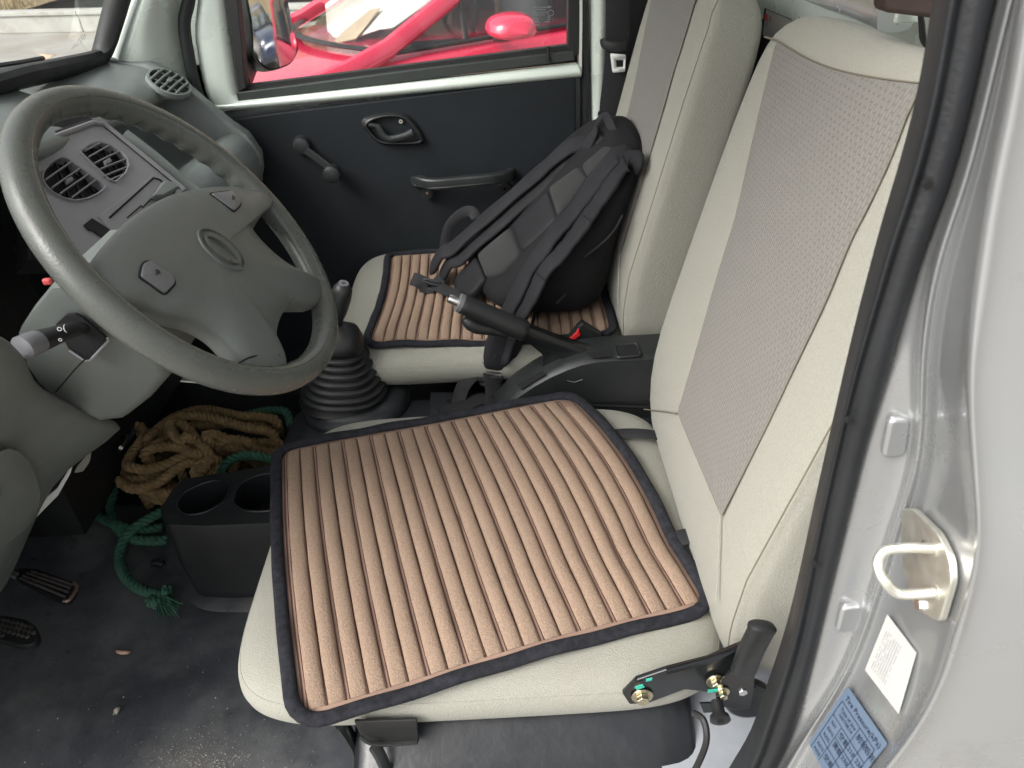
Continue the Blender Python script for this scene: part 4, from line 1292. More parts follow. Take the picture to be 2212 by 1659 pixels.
raw('emblem', *loft([[em(s * math.cos(a), s * math.sin(a), h) for a in [2 * math.pi * i / 56 for i in range(56)]] for s, h in ((1.06, -.002), (1.03, .0032), (.97, .0032), (.94, .0006))], True), M['wheel'], whl)
raw('emblem_plate', [em(.95 * math.cos(a), .95 * math.sin(a), .0008) for a in [2 * math.pi * i / 56 for i in range(56)]], [tuple(range(56))], M['wheel'], whl)
for k_, (sg, o_) in enumerate(((1, .0), (-1, .0))):
    aa = [math.pi * (i / 18) for i in range(19)]
    outl = [em(.80 * math.cos(a), sg * (.70 if sg > 0 else .62) * math.sin(a), .0042) for a in aa]
    inl = [em(.66 * math.cos(a) + .04 * sg, sg * .34 * math.sin(a), .0010) for a in aa]
    raw('emblem_blade', *loft([[p - WN * .006 for p in outl], [p + WN * .0004 for p in outl], [p + WN * .0036 for p in inl], [p - WN * .003 for p in inl]]), M['rim'], whl, ang=20)

# ================================================================== SEATS
PRO = [(.885, .250, .085, .19), (.90, .222, .105, .222), (.935, .207, .120, .234), (1.0, .204, .122, .239), (1.07, .211, .118, .240), (1.20, .243, .110, .240), (1.35, .279, .104, .239), (1.43, .300, .100, .236), (1.468, .311, .092, .228), (1.492, .322, .076, .208), (1.508, .337, .046, .168), (1.513, .345, .02, .12)]
YC = .713


def fx(z):
    z = z - .0095
    for a, b in zip(PRO, PRO[1:]):
        if a[0] <= z <= b[0]:
            u = (z - a[0]) / (b[0] - a[0]); return a[1] + (b[1] - a[1]) * u
    return PRO[0][1] if z < PRO[0][0] else PRO[-1][1]


def onback(px, py, off=.003):
    d = ray(px, py); t = .2
    for _ in range(60):
        p = CAM + d * t
        err = p.x - (fx(p.z) - off)
        t -= err / max(.15, d.x + .22 * 1)
        t = max(.1, min(2.5, t))
    return CAM + d * t


def superell(cx, cy, a, b, pw, n=56, z=0):
    out = []
    for i in range(n):
        th = 2 * math.pi * i / n; c, s = math.cos(th), math.sin(th)
        out.append(V((cx + a * math.copysign(abs(c) ** pw, c), cy + b * math.copysign(abs(s) ** pw, s), z)))
    return out


def cushz(x, y):
    """top of the cushion"""
    u = max(0, 1 - ((x + .055) / .30) ** 2); v = max(0, 1 - ((y - YC) / .26) ** 2)
    return .943 + .011 * (u * v) ** .5


def make_seat():
    root = thing('seat', (0.0, YC, .86), "driver's seat in beige cloth nearest the door, with a black recliner lever", 'car seat', 'beige cloth seats')
    rows = []
    CX, A, B = -.052, .284, .260
    for ins, z in ((.05, .872), (.02, .880), (.004, .896), (0, .914), (.003, .928), (.012, .939), (.030, None), (.07, None), (.12, None), (.17, None), (.215, None), (.24, None)):
        r = superell(CX, YC, A - ins, max(.008, B - ins), .32)
        for p in r:
            p.z = z if z else cushz(p.x, p.y)
        if z is None: pass
        rows.append(r)
    cu_ = raw('cushion', *loft(rows, True, True), M['fabric'], root, sub=1, ang=None)
    sl_ = superell(CX, YC, A - .006, B - .006, .32, 72)
    for p in sl_: p.z = .930
    raw('seam', *sweep(sl_, .0008, .0008, 5, closed=True), M['fabric'], cu_)
    rows = []
    for z, x, th, hw in PRO:
        r = superell(x + th / 2, YC, th / 2, hw, .30)
        for p in r: p.z = z + (p.x - x - th / 2) * -.18
        rows.append(r)
    bk = raw('backrest', *loft(rows, True, True), M['fabric'], root, sub=1, ang=None)
    L = spl([onback(*p) for p in ((1462, 893), (1500, 760), (1545, 600), (1590, 450), (1635, 250), (1677, 88))], 30)
    Rr_ = spl([onback(*p) for p in ((1555, 1115), (1575, 1076), (1642, 942), (1710, 799), (1781, 648), (1834, 520), (1876, 437), (1926, 326), (1989, 180))], 30)
    rows = []
    for i, (a, b) in enumerate(zip(L, Rr_)):
        row = []
        for j in range(17):
            p = a.lerp(b, j / 16)
            if i > 24: p.z -= .008 * math.sin(math.pi * j / 16) * (i - 24) / 5
            p.x = fx(p.z) - .0016 - .0022 * min(1, min(j, 16 - j, i, 29 - i) / 2)
            row.append(p)
        rows.append(row)
    ins_ = raw('insert_panel', *loft(rows), M['insert'], bk, ang=None)
    ed = [r[0] for r in rows] + rows[-1][1:] + [r[-1] for r in rows[-2::-1]] + rows[0][-2:0:-1]
    raw('seam', *sweep([p + V((.0002, 0, 0)) for p in ed], .0005, .0005, 5, closed=True), M['seam'], bk)
    raw('seam', *sweep([p + V((-.0004, 0, 0)) for p in rows[-1]], .0009, .0009, 5), M['seam'], bk)
    # welt seam on the near edge, top cap seam, lower panel seams
    sm = []
    for z in [.90 + i * .02 for i in range(31)]:
        sm.append(V((fx(z) + .004, YC - .2385 + (.01 if z > 1.46 else 0), z)))
    raw('seam', *sweep(sm, .0008, .0008, 5), M['seam'], bk)
    top_ = [rows[-1][0] + (rows[-1][0] - rows[-1][1]) * k for k in (8, 4, 0)]
    tl_ = [V((fx(1.475) + .02, YC + .236, 1.475)), V((fx(1.483) - .001, YC + .21, 1.483)), rows[-1][0]]
    raw('seam', *sweep(spl(tl_, 10), .0010, .0010, 5), M['seam'], bk)
    raw('seam', *sweep(spl([onback(1391, 884, .0005), onback(1425, 888, .0015), onback(1462, 893, .0015)], 10), .0009, .0009, 5), M['seam'], bk)
    raw('seam', *sweep(spl([onback(1555, 1115, .0012), onback(1553, 1200, .0012), onback(1548, 1300, .0005)], 12), .0009, .0009, 5), M['fabric'], bk)
    return root, cu_, bk


seat, cush, back_ = make_seat()
s2 = seat.copy(); col.objects.link(s2); s2.location = seat.location + V((-.006, .665, 0))
s2['label'] = 'passenger seat in beige cloth on the far side, with the backpack leaning on it'
for ch in (cush, back_):
    c = ch.copy(); col.objects.link(c); c.parent = s2
    for gch in ch.children:
        d = gch.copy(); col.objects.link(d); d.parent = c

# recliner hardware of the driver's seat
yr = .452
br_ = [aty(*p, yr) for p in ((1345, 1500), (1375, 1470), (1440, 1448), (1530, 1425), (1600, 1395), (1640, 1385), (1650, 1410), (1600, 1455), (1560, 1500), (1480, 1490), (1400, 1520), (1360, 1522))]
raw('recliner_bracket', *prism(br_, (0, .006, 0)), M['blackgloss'], seat, smooth=False, bevel=.0015)
raw('bracket_flange', *sweep(spl([aty(*p, yr - .002) for p in ((1440, 1449), (1530, 1424), (1595, 1395), (1618, 1372))], 12), .006, .0012, 6, up=(0, .3, 1)), M['blackgloss'], seat)
pl3 = [aty(*p, yr - .010) for p in ((1545, 1490), (1570, 1460), (1610, 1420), (1645, 1395), (1652, 1408), (1632, 1450), (1628, 1500), (1620, 1530), (1590, 1535), (1550, 1525))]
raw('recliner_plate', *prism(pl3, (0, .004, 0)), M['blackgloss'], seat, smooth=False, bevel=.001)
lv_ = spl([aty(1606, 1448, yr - .016), aty(1622, 1405, yr - .020), aty(1640, 1370, yr - .022), aty(1650, 1345, yr - .020)], 16)
rwl = [.0125] * 12 + [.0135, .0135, .011, .005]
raw('recline_lever', *sweep(lv_, rwl, [r * .62 for r in rwl], 14, up=(0, 1, 0), power=.8), M['black'], seat)


def bolt(px, py, r, m, y, hexr=.62):
    c = aty(px, py, y)
    b = raw('bolt', *disc(c, (0, -1, 0), r, .002, 20), M[m], seat, bevel=.0004)
    raw('bolt_head', *disc(c + V((0, -.002, 0)), (0, -1, 0), r * hexr, .006, 6, r * hexr * .92), M[m], b, smooth=False, bevel=.0006)


bolt(1387, 1502, .0115, 'yellowzinc', yr - .001)
bolt(1547, 1470, .0105, 'yellowzinc', yr - .003)
bolt(1560, 1493, .0075, 'yellowzinc', yr - .011)
bolt(1601, 1483, .0085, 'chrome', yr - .004)
raw('paint_mark', *obox(aty(1382, 1484, yr - .004), (.004, 0, .002), (0, .0006, 0), (-.001, 0, .0022)), M['greenmark'], seat)
raw('paint_mark', *obox(aty(1540, 1492, yr - .0125), (.005, 0, .0005), (0, .0006, 0), (0, 0, .0018)), M['greenmark'], seat)
raw('paint_mark', *obox(aty(1402, 1468, yr - .002), (.003, 0, .001), (0, .0006, 0), (0, 0, .0016)), M['greenmark'], seat)
# recliner cover disc
raw('recliner_cup', *disc(aty(1612, 1496, yr + .02), (-.1, -1, .1), .026, .014, 28), M['blackgloss'], seat, bevel=.004)
# latch knob under the lever
kb = aty(1548, 1515, yr - .010); ke = aty(1556, 1556, yr - .030)
raw('latch_knob', *sweep([kb, kb.lerp(ke, .6), kb.lerp(ke, .75), kb.lerp(ke, .76), ke, ke + (ke - kb) * .05], [.006, .0065, .0068, .0095, .0105, .008], seg=18), M['black'], seat)
raw('knob_hole', *disc(ke + (ke - kb) * .055, (ke - kb), .0035, .0005, 12), M['dark'], seat)
raw('latch_tab', *prism([aty(*p, yr - .006) for p in ((1512, 1520), (1560, 1518), (1566, 1538), (1520, 1540))], (0, .002, 0)), M['blackgloss'], seat, smooth=False)

# ================================================================== SEAT BOX UNDER THE DRIVER
sbx = thing('seat_box', (0, .5, .6), 'black vinyl covered box under the driver seat', 'seat box')
rows = []
prof = [(.56, .900), (.50, .888), (.470, .876), (.452, .862), (.438, .850), (.418, .843), (.404, .835), (.396, .82), (.392, .79), (.390, .72), (.389, .60), (.388, .575)]
for x, k in ((-.205, 1), (-.19, .3), (-.17, 0), (-.05, 0), (.08, 0), (.150, 0), (.172, .18), (.182, .5), (.188, 1)):
    rows.append([V((x, y + .018 * k, z - .008 * k)) for y, z in prof])
rows = [[V((-.205, .9, p.z)) for p in rows[0]]] + rows + [[V((.19, .9, p.z)) for p in rows[0]]]
raw('vinyl_cover', *loft(rows), M['boxvinyl'], sbx, sub=1, ang=None)
we = spl([aty(1498, 1540, .415), aty(1520, 1556, .405), aty(1526, 1600, .392), aty(1508, 1650, .388), aty(1480, 1700, .386)], 20)
raw('cover_welt', *sweep(we, .0035, .003, 8), M['rubber'], sbx)
# black rail bracket at the front corner of the seat box
rl = [aty(*p, .445) for p in ((765, 1560), (900, 1556), (905, 1604), (810, 1618), (782, 1596))]
raw('rail_bracket', *prism(rl, (0, .004, 0)), M['rubber'], sbx, smooth=False, bevel=.001)
raw('rail_lip', *sweep(spl([aty(778, 1590, .440), aty(800, 1605, .436), aty(850, 1607, .436), aty(902, 1603, .436)], 10), .0025, .0035, 6), M['blackgloss'], sbx)
raw('rail_post', *sweep(spl([aty(735, 1560, .47), aty(755, 1590, .47), aty(768, 1620, .47), aty(766, 1680, .47)], 10), .006, .009, 8), M['blackgloss'], sbx)
raw('rail_post', *sweep(spl([aty(808, 1610, .440), aty(825, 1640, .435), aty(845, 1690, .43)], 8), .007, .004, 8), M['console'], sbx)


# ================================================================== SEAT MATS
def make_mat(name, label, TL, TR, BR, BL, z0, n, bulge, droop, seed, cut=0):
    rnd = random.Random(seed)
    TL, TR, BR, BL = [V(p) for p in (TL, TR, BR, BL)]
    c = (TL + TR + BR + BL) / 4
    root = thing(name, V((c.x, c.y, z0)), label, 'seat mat', 'ribbed tan seat mats')

    def S(s, t, h=0):            # t = 0 far edge, 1 near edge
        p = (TL * (1 - s) + TR * s) * (1 - t) + (BL * (1 - s) + BR * s) * t
        p = V((p.x, p.y, 0))
        w = (TR - TL).normalized()
        p += V(w) * bulge(s, t)
        z = z0 + .004 * math.sin(s * 7 + t * 3 + seed) * (.5 + t * .5) + droop(s, t)
        return V((p.x, p.y, z + h))
    # base cloth
    m0 = .028
    ss = [m0 + (1 - 2 * m0) * i / n for i in range(n + 1)]
    N = 18
    st = G()
    for i in range(n):
        welt = (i % 2 == 0); g0 = .0048 if welt else .0012; g1 = .0012 if welt else .0048
        a, b = ss[i] + g0 * .9, ss[i + 1] - g1 * .9
        rows = []
        t0, t1 = .03, .97
        hb = .0069 * rnd.uniform(.88, 1.12)
        for k in range(N):
            u = k / (N - 1); t = t0 + (t1 - t0) * u
            t = max(t, min(.5, cut * max(0, (ss[i] - .86) / .14)))
            e = min(1, min(u, 1 - u) * 9 + .25)
            row = []
            for j in range(9):
                th = math.pi * j / 8; cx = (1 - math.cos(th)) / 2
                wob = .0006 * math.sin(t * 40 + i * 2.1) / .45
                row.append(S(a + (b - a) * cx + wob * .4, t, .0012 + hb * (math.sin(th) ** .68) * e * (1 + .10 * math.sin(t * 9 + i * 1.9) + .06 * math.sin(t * 23 + i))))
            rows.append(row)
        raw('padded_rib', *loft(rows), M['tan'], root, ang=None)
    for i in range(n + 1):
        offs = (-.0042, .0042) if i % 2 == 0 else (0,)
        for o_ in offs:
            st.add(*sweep([S(ss[i] + o_, .03 + .94 * k / 20, .0022) for k in range(21)], .00075, .0006, 5))
    st.build('stitching', M['stitch'], root)
    cr = .075
    ol = rounded([V((0, 0, 0)), V((1, 0, 0)), V((1, 1, 0)), V((0, 1, 0))], [cr, max(cr, cut * .5), cr, cr], 6)
    per = []
    for i in range(len(ol)):
        a, b = ol[i], ol[(i + 1) % len(ol)]
        k = max(1, int((b - a).length / .03))
        for q in range(k): per.append(a.lerp(b, q / k))
    path = [S(p.x, p.y, .003 + .0012 * math.sin(i * .9)) for i, p in enumerate(per)]
    raw('binding', *sweep(path, .0080, .0052, 10, closed=True, up=(0, 0, 1), power=.8), M['binding'], root, ang=None)
    rows = [[S(.5 + (p.x - .5) * k, .5 + (p.y - .5) * k, .0004) for p in per] for k in (.995, .9, .75, .6, .45, .3, .15, .01)]
    raw('base_cloth', *loft(rows, True), M['tanwelt'], root, solid=.002, ang=None)
    return root, S


def bul1(s, t):
    return .016 * math.sin(math.pi * min(1, t * 1.3)) * s ** 3 - .006 * math.sin(math.pi * t) * (1 - s) ** 3


def dro1(s, t): return -.006 * t ** 6 + .004 * math.sin(math.pi * s) * (1 - t)


mat1, S1 = make_mat('seat_mat', 'tan ribbed mat with dark edging, lying askew on the driver seat', (-.355, .866, 0), (.098, .968, 0), (.219, .547, 0), (-.236, .428, 0), .9575, 21, bul1, dro1, 1, .16)
# elastic straps to the backrest
for a, b, w in (((1318, 938), (1402, 938), .012), ((1455, 1168), (1492, 1158), .013)):
    p0, p3 = atz(*a, .957), atz(*b, .962)
    pth = spl([p0, p0.lerp(p3, .5) + V((0, 0, .002)), p3, p3 + V((.03, .004, -.01))], 10)
    raw('elastic_strap', *sweep(pth, w, .0013, 8, up=(0, 0, 1), power=.5), M['elastic'], mat1)


def bul2(s, t): return (.018 * math.sin(math.pi * t) + .02 * (t - .5)) * (1 - s) ** 2 * .6


def dro2(s, t): return -.012 * max(0, t - .9) * 10 * .6


mat2, S2 = make_mat('seat_mat', 'tan ribbed mat lying on the passenger seat under the backpack', (-.262, 1.568, 0), (.195, 1.568, 0), (.192, 1.158, 0), (-.272, 1.165, 0), .9565, 21, bul2, dro2, 4)

# ================================================================== BACKPACK
bag = thing('backpack', (.05, 1.33, .97), 'black backpack leaning against the passenger seat back, straps towards the driver', 'backpack')
SEC = [(.00, .968, .14, .966, 1.33, .09), (-.075, .985, .180, .975, 1.335, .135), (-.055, 1.02, .196, 1.03, 1.335, .145), (-.005, 1.075, .205, 1.10, 1.335, .147), (.05, 1.135, .222, 1.165, 1.337, .145), (.105, 1.19, .243, 1.22, 1.342, .135), (.150, 1.235, .255, 1.255, 1.35, .112), (.185, 1.268, .245, 1.275, 1.36, .07), (.205, 1.282, .228, 1.283, 1.365, .03)]
rows = []
for a, b, c, d, y, hw in SEC:
    F_, B_ = V((a, y, b)), V((c, y, d)); mid_ = (F_ + B_) / 2; ax = (B_ - F_) / 2
    row = []
    for i in range(40):
        th = 2 * math.pi * i / 40; cc, s = math.cos(th), math.sin(th)
        cc = math.copysign(abs(cc) ** .55, cc); s2_ = math.copysign(abs(s) ** .55, s)
        w = .0025 * math.sin(i * 1.7 + b * 60)
        p = mid_ - ax * cc * (1 + w) + V((0, hw * s2_ * (1 + w * 2), 0))
        p.x -= .26 * (p.y - 1.335) * max(0, .5 + .5 * cc)
        row.append(p)
    rows.append(row)
raw('bag_body', *loft(rows, True, True), M['bag'], bag, sub=2, ang=None)
bo = V((.0, 1.335, 1.08)); bnn = V((-.215, -.08, .205)).normalized()


def bp(px, py, off=0.0): return atp(px, py, bo + bnn * (.004 + off), bnn)


# padded back panel pieces
def pane(poly, m, off, name):
    q = rounded([bp(*p, off) for p in poly], .010, 4); c = V((0, 0, 0))
    for p in q: c += p / len(q)
    rws = [[c + (p - c) * s + bnn * d for p in q] for s, d in ((1.03, -.012), (1.0, .0), (.95, .0022), (.85, .0036), (.5, .0045), (.1, .0045))]
    raw(name, *loft(rws, True, True), M[m], bag, ang=None)


zc = lambda *l: [(748.8 + x * .33854, y * .33854) for x, y in l]
zd = lambda *l: [(748.8 + x * .33854, 518.4 + y * .33854) for x, y in l]
pane(zc((1500, 1060), (1650, 930), (1760, 960), (1690, 1010), (1540, 1140)), 'mesh', .0, 'mesh_panel')
pane(zc((1290, 1200), (1480, 1060), (1540, 1150), (1440, 1290), (1350, 1390)), 'mesh', .0, 'mesh_panel')
pane(zc((1060, 1440), (1280, 1215), (1345, 1395), (1200, 1540), (1120, 1610)), 'bagpanel', .001, 'back_panel')
pane(zd((830, 90), (1040, -80), (1115, 100), (1000, 210), (890, 240)), 'mesh', .0, 'mesh_panel')
pane(zd((690, 250), (820, 100), (885, 245), (790, 360), (700, 330)), 'bagpanel', .001, 'back_panel')
# near shoulder strap: two padded runs side by side
sA = zc((1850, 1010), (1790, 985), (1720, 1000), (1640, 1090), (1560, 1200), (1440, 1360), (1340, 1470), (1250, 1600)) + zd((1170, 170), (1090, 330), (1020, 480), (960, 620), (925, 700), (925, 760))
yA = [1.235, 1.235, 1.24, 1.235, 1.23, 1.22, 1.21, 1.20, 1.19, 1.175, 1.165, 1.15, 1.14, 1.138]
sBp = zc((1840, 1110), (1835, 1040), (1800, 1030), (1740, 1080), (1660, 1200), (1560, 1350), (1460, 1490), (1360, 1620)) + zd((1270, 180), (1190, 330), (1110, 480), (1040, 620), (1010, 720), (985, 780))
yB = [1.21, 1.21, 1.215, 1.215, 1.205, 1.195, 1.185, 1.175, 1.165, 1.155, 1.145, 1.135, 1.13, 1.13]
for pts, ys in ((sA, yA), (sBp, yB)):
    q = spl([aty(*p, y) for p, y in zip(pts, ys)], 60)
    qN = q; nN = bnn; wN = [((b - a).normalized().cross(bnn)).normalized() * .0225 for a, b in zip(q, q[1:] + [q[-1] + (q[-1] - q[-2])])]
    w = [(.0225 + .0015 * math.sin(i * .8) + .001 * math.sin(i * 2.3)) * min(1, .4 + i / 8) * min(1, .5 + (59 - i) / 6) for i in range(60)]
    raw('shoulder_strap', *sweep(q, w, [x * .30 for x in w], 12, up=bnn, power=.8), M['bagpad'], bag, ang=None)
# far strap
sC = zc((1600, 830), (1560, 900), (1480, 985), (1380, 1060), (1280, 1150), (1130, 1280), (980, 1410), (830, 1540), (720, 1640)) + zd((660, 130), (610, 210), (585, 260))
yC_ = [1.33, 1.345, 1.355, 1.36, 1.365, 1.365, 1.365, 1.365, 1.365, 1.37, 1.38, 1.385]
for k, (ox, oy, dy) in enumerate(((2, 3, 0), (-17, -17, .02))):
    q = spl([aty(p[0] + ox * (1 if i > 1 else 0), p[1] + oy * (1 if i > 1 else 0), y + dy) for i, (p, y) in enumerate(zip(sC, yC_))], 54)
    w = [(.020 + .0015 * math.sin(i * .7)) * min(1, .4 + i / 8) * min(1, .4 + (53 - i) / 6) for i in range(54)]
    raw('shoulder_strap', *sweep(q, w, [x * .30 for x in w], 12, up=bnn, power=.8), M['bagpad'], bag, ang=None)
raw('strap_end', *sweep(spl([aty(1100, 715, 1.137), aty(1086, 750, 1.133), aty(1076, 780, 1.128), aty(1068, 800, 1.124)], 14), [.034, .034, .034, .034, .034, .033, .032, .031, .030, .028, .026, .024, .022, .020], [.010] * 10 + [.009, .008, .006, .003], 12, up=(.3, -1, .3), power=.7), M['bagpad'], bag, ang=None)
for f_ in (.18, .42, .66, .86):
    k_ = int(f_ * 59); 
    raw('strap_seam', *sweep(spl([qN[k_] - wN[k_] * .9 + nN * .006, qN[k_] + nN * .0085, qN[k_] + wN[k_] * .9 + nN * .006], 7), .0011, .0011, 5), M['blackgap'], bag)
# haul loop
hl = spl([aty(1283, 290, 1.37), aty(1288, 268, 1.36), aty(1305, 250, 1.355), aty(1318, 268, 1.34), aty(1326, 292, 1.32), aty(1322, 312, 1.31)], 20)
raw('haul_loop', *sweep(hl, .0085, .002, 8, up=bnn, power=.5), M['bagpad'], bag)
hl = spl([aty(1284, 288, 1.34), aty(1296, 305, 1.325), aty(1315, 312, 1.31), aty(1335, 318, 1.30), aty(1345, 332, 1.29)], 16)
raw('haul_loop', *sweep(hl, .010, .003, 8, up=bnn, power=.5), M['bagpanel'], bag)


def ladder(px, py, y, ax, ay, w, h, nbar=4):
    """ladder buckle: two rails and cross bars"""
    c = aty(px, py, y); ax = V(ax).normalized(); ay = (V(ay) - ax * V(ay).dot(ax)).normalized(); nz = ax.cross(ay)
    if nz.dot(CAM - c) < 0: nz = -nz
    fr = rounded([c - ax * w - ay * h, c + ax * w - ay * h, c + ax * w + ay * h, c - ax * w + ay * h], .008, 4)
    b_ = raw('strap_buckle', *sweep(fr, .0030, .0032, 8, closed=True), M['buckle'], bag)
    for i in range(nbar):
        v = -h + (2 * h) * (i + .5) / nbar
        raw('buckle_bar', *sweep([c - ax * w * .95 + ay * v, c + ay * v + nz * .003, c + ax * w * .95 + ay * v], .0035, .0028, 8), M['buckle'], b_)


ladder(1062, 816, 1.125, (1, 0, -.2), (-.1, -.1, 1), .018, .021, 4)
ladder(930, 622, 1.352, (.8, 0, -.3), (-.5, 0, -.6), .018, .017, 3)
raw('webbing', *sweep(spl([aty(1058, 780, 1.128), aty(1062, 815, 1.120), aty(1066, 850, 1.11), aty(1060, 880, 1.09)], 10), .015, .0015, 8, up=(.2, -1, .2), power=.5), M['elastic'], bag)
raw('webbing', *sweep(spl([aty(1052, 785, 1.133), aty(1022, 806, 1.128), aty(1000, 835, 1.115), aty(990, 868, 1.10), aty(984, 895, 1.08)], 16), .014, .0013, 8, up=(-.5, -.8, .3), power=.5), M['elastic'], bag)
raw('webbing', *sweep(spl([atz(1066, 862, .865), atz(1035, 862, .868), atz(1010, 872, .867), atz(975, 884, .865), atz(950, 892, .865)], 14), .014, .0015, 8, up=(0, -.2, 1), power=.5), M['elastic'], bag)
raw('webbing', *sweep(spl([aty(960, 556, 1.47), aty(963, 515, 1.485), aty(975, 482, 1.49), aty(1000, 460, 1.49), aty(1020, 457, 1.485), aty(1029, 472, 1.475)], 20), .011, .0012, 8, up=(.2, -.9, .3), power=.5), M['elastic'], bag)
raw('webbing', *sweep(spl([aty(955, 598, 1.372), aty(930, 622, 1.35), aty(908, 608, 1.352), aty(890, 602, 1.36)], 12), .014, .0015, 8, up=(-.4, -.5, .7), power=.5), M['elastic'], bag)
raw('webbing', *sweep(spl([aty(945, 618, 1.35), aty(970, 630, 1.32), aty(985, 632, 1.31), aty(1010, 640, 1.30)], 12), .012, .0015, 8, up=(-.2, -.3, .9), power=.5), M['elastic'], bag)
# side pocket zip and maker's tab
raw('side_zip', *sweep(spl([aty(1345, 465, 1.183), aty(1325, 500, 1.181), aty(1295, 530, 1.180), aty(1262, 555, 1.180)], 14), .0022, .0022, 6), M['bagpad'], bag)
raw('side_seam', *sweep(spl([aty(1200, 560, 1.18), aty(1180, 610, 1.178), aty(1160, 660, 1.18), aty(1150, 700, 1.185)], 14), .003, .003, 6), M['bag'], bag)
raw('woven_tag', *obox(aty(1212, 645, 1.176), (.0088, 0, .0088), (0, .001, 0), (-.0018, 0, .0018)), M['bagpanel'], bag)

# ================================================================== TUNNEL, GEAR LEVER, CONSOLE
tun = thing('engine_tunnel', (0, 1.08, .6), 'dark plastic tunnel between the two seats under the gear lever', 'tunnel cover')
rows = []
for x, h, w0, w1 in ((-.435, .60, .975, 1.17), (-.43, .76, .975, 1.17), (-.418, .835, .98, 1.168), (-.39, .85, .985, 1.165), (-.2, .853, .98, 1.165), (-.1, .853, .97, 1.165), (.1, .853, .965, 1.165), (.46, .853, .96, 1.165)):
    rows.append([V((x, w0 - .01, .575)), V((x, w0, h - .06 if h > .7 else .58)), V((x, w0 + .008, h - .01)), V((x, w0 + .03, h)), V((x, (w0 + w1) / 2, h + .004)), V((x, w1 - .03, h)), V((x, w1 - .008, h - .01)), V((x, w1, .575))])
raw('tunnel_cover', *loft(rows), M['tunnel'], tun, sub=1, ang=None)
gb = atz(752, 866, .855)
# raised collar behind the boot
raw('collar', *lathe(gb + V((.02, .0, 0)), (0, 0, 1), [(.098, -.006), (.096, .006), (.090, .016), (.082, .022), (.06, .024)], 40, .8), M['tunnel'], tun, ang=None)
cov = [atz(*p, .859) for p in ((930, 850), (1075, 850), (1075, 905), (930, 905))]
raw('tunnel_plate', *prism(cov, (0, 0, .004)), M['tunnel'], tun, smooth=False, bevel=.002)
raw('screw', *disc(atz(968, 867, .863), (0, 0, 1), .004, .002, 10), M['blackgap'], tun)

gl_ = thing('gear_lever', gb, 'gear lever with ribbed black rubber boot beside the steering wheel', 'gear lever')
prof = []
R0 = [.078, .074, .067, .060, .053, .047, .042]
h = .030
for i, r in enumerate(R0):
    prof += [(r - .007, h), (r, h + .003), (r + .0015, h + .0055), (r, h + .008), (r - .008, h + .0105)]
    h += .0125
prof = [(.082, .014), (.084, .022)] + prof + [(.042, h + .002), (.040, h + .018), (.034, h + .034), (.022, h + .042), (.014, h + .048)]
raw('gear_boot', *lathe(gb, V((.06, -.02, 1)), prof, 44, .78), M['black'], gl_, ang=None)
gt = aty(737, 640, gb.y - .01)
b0 = gb + V((0, 0, h + .03))
raw('lever_shaft', *sweep([b0, b0.lerp(gt, .5), gt], [.012, .010, .011], seg=14), M['black'], gl_)
raw('lever_knob', *sweep([gt + (gt - b0).normalized() * k for k in (-.05, -.03, -.005, .015, .024, .028)], [.011, .015, .0175, .0165, .011, .003], seg=18), M['console'], gl_)
raw('knob_cap', *disc(gt + (gt - b0).normalized() * .026, (gt - b0), .0085, .002, 16), M['greybtn'], gl_)

con = thing('console', (.1, 1.08, .8), 'black moulded handbrake console between the seats', 'console')
YN1, YN2 = 1.035, 1.112
cs = [aty(*p, YN1) for p in ((1068, 900), (1082, 886), (1100, 868), (1121, 850), (1155, 827), (1189, 808), (1225, 792), (1257, 781), (1290, 775), (1324, 772), (1402, 769))]
pr_ = cs
rows = []
for y, dz, ins in ((YN1, -.09, 0), (YN1 - .002, -.03, 0), (YN1 - .002, -.006, 0), (YN1 + .004, 0, 0), (YN1 + .012, .002, 0), (YN1 + .035, .0015, 0), (YN2 - .012, .002, 0), (YN2 - .003, -.002, 0), (YN2, -.01, 0), (YN2, -.10, 0)):
    rows.append([V((p.x, y, max(.84, p.z + dz))) for p in cs] + [V((cs[-1].x + .05, y, cs[-1].z + dz)), V((cs[-1].x + .08, y, cs[-1].z + dz - .03))])
raw('console_shell', *loft(rows), M['console'], con, ang=40)
g = G().add(*prism([V((p.x, YN1 + .001, p.z - .085)) for p in cs[3:]] + [V((cs[-1].x + .08, YN1 + .001, .79)), V((cs[1].x, YN1 + .001, .79))], (0, .10, 0)))
g.build('console_side', M['black'], con, smooth=False)
raw('side_line', *sweep([aty(1240, 874, YN1 - .004), aty(1402, 880, YN1 - .004)], .0015, .002, 6), M['console'], con)


def ontop(px, py, off=.002):
    """point on the console's curved top"""
    y0 = 1.09
    p = None
    lo_, hi_ = 1.03, 1.14
    for k in range(200):
        y = lo_ + (hi_ - lo_) * k / 199
        q = aty(px, py, y)
        zt = None
        for a, b in zip(cs, cs[1:]):
            if a.x <= q.x <= b.x: zt = a.z + (b.z - a.z) * (q.x - a.x) / (b.x - a.x)
        if zt is None: zt = cs[-1].z if q.x > cs[-1].x else cs[0].z
        if q.z <= zt + off + .002: return q
    return aty(px, py, 1.1)


def decal(poly, m, parent, name, off=.002, n=4):
    q = rounded([ontop(*p, off) for p in poly], .004, 3)
    return raw(name, q + [sum(q, V((0, 0, 0))) / len(q)], [(i, (i + 1) % len(q), len(q)) for i in range(len(q))], M[m], parent)


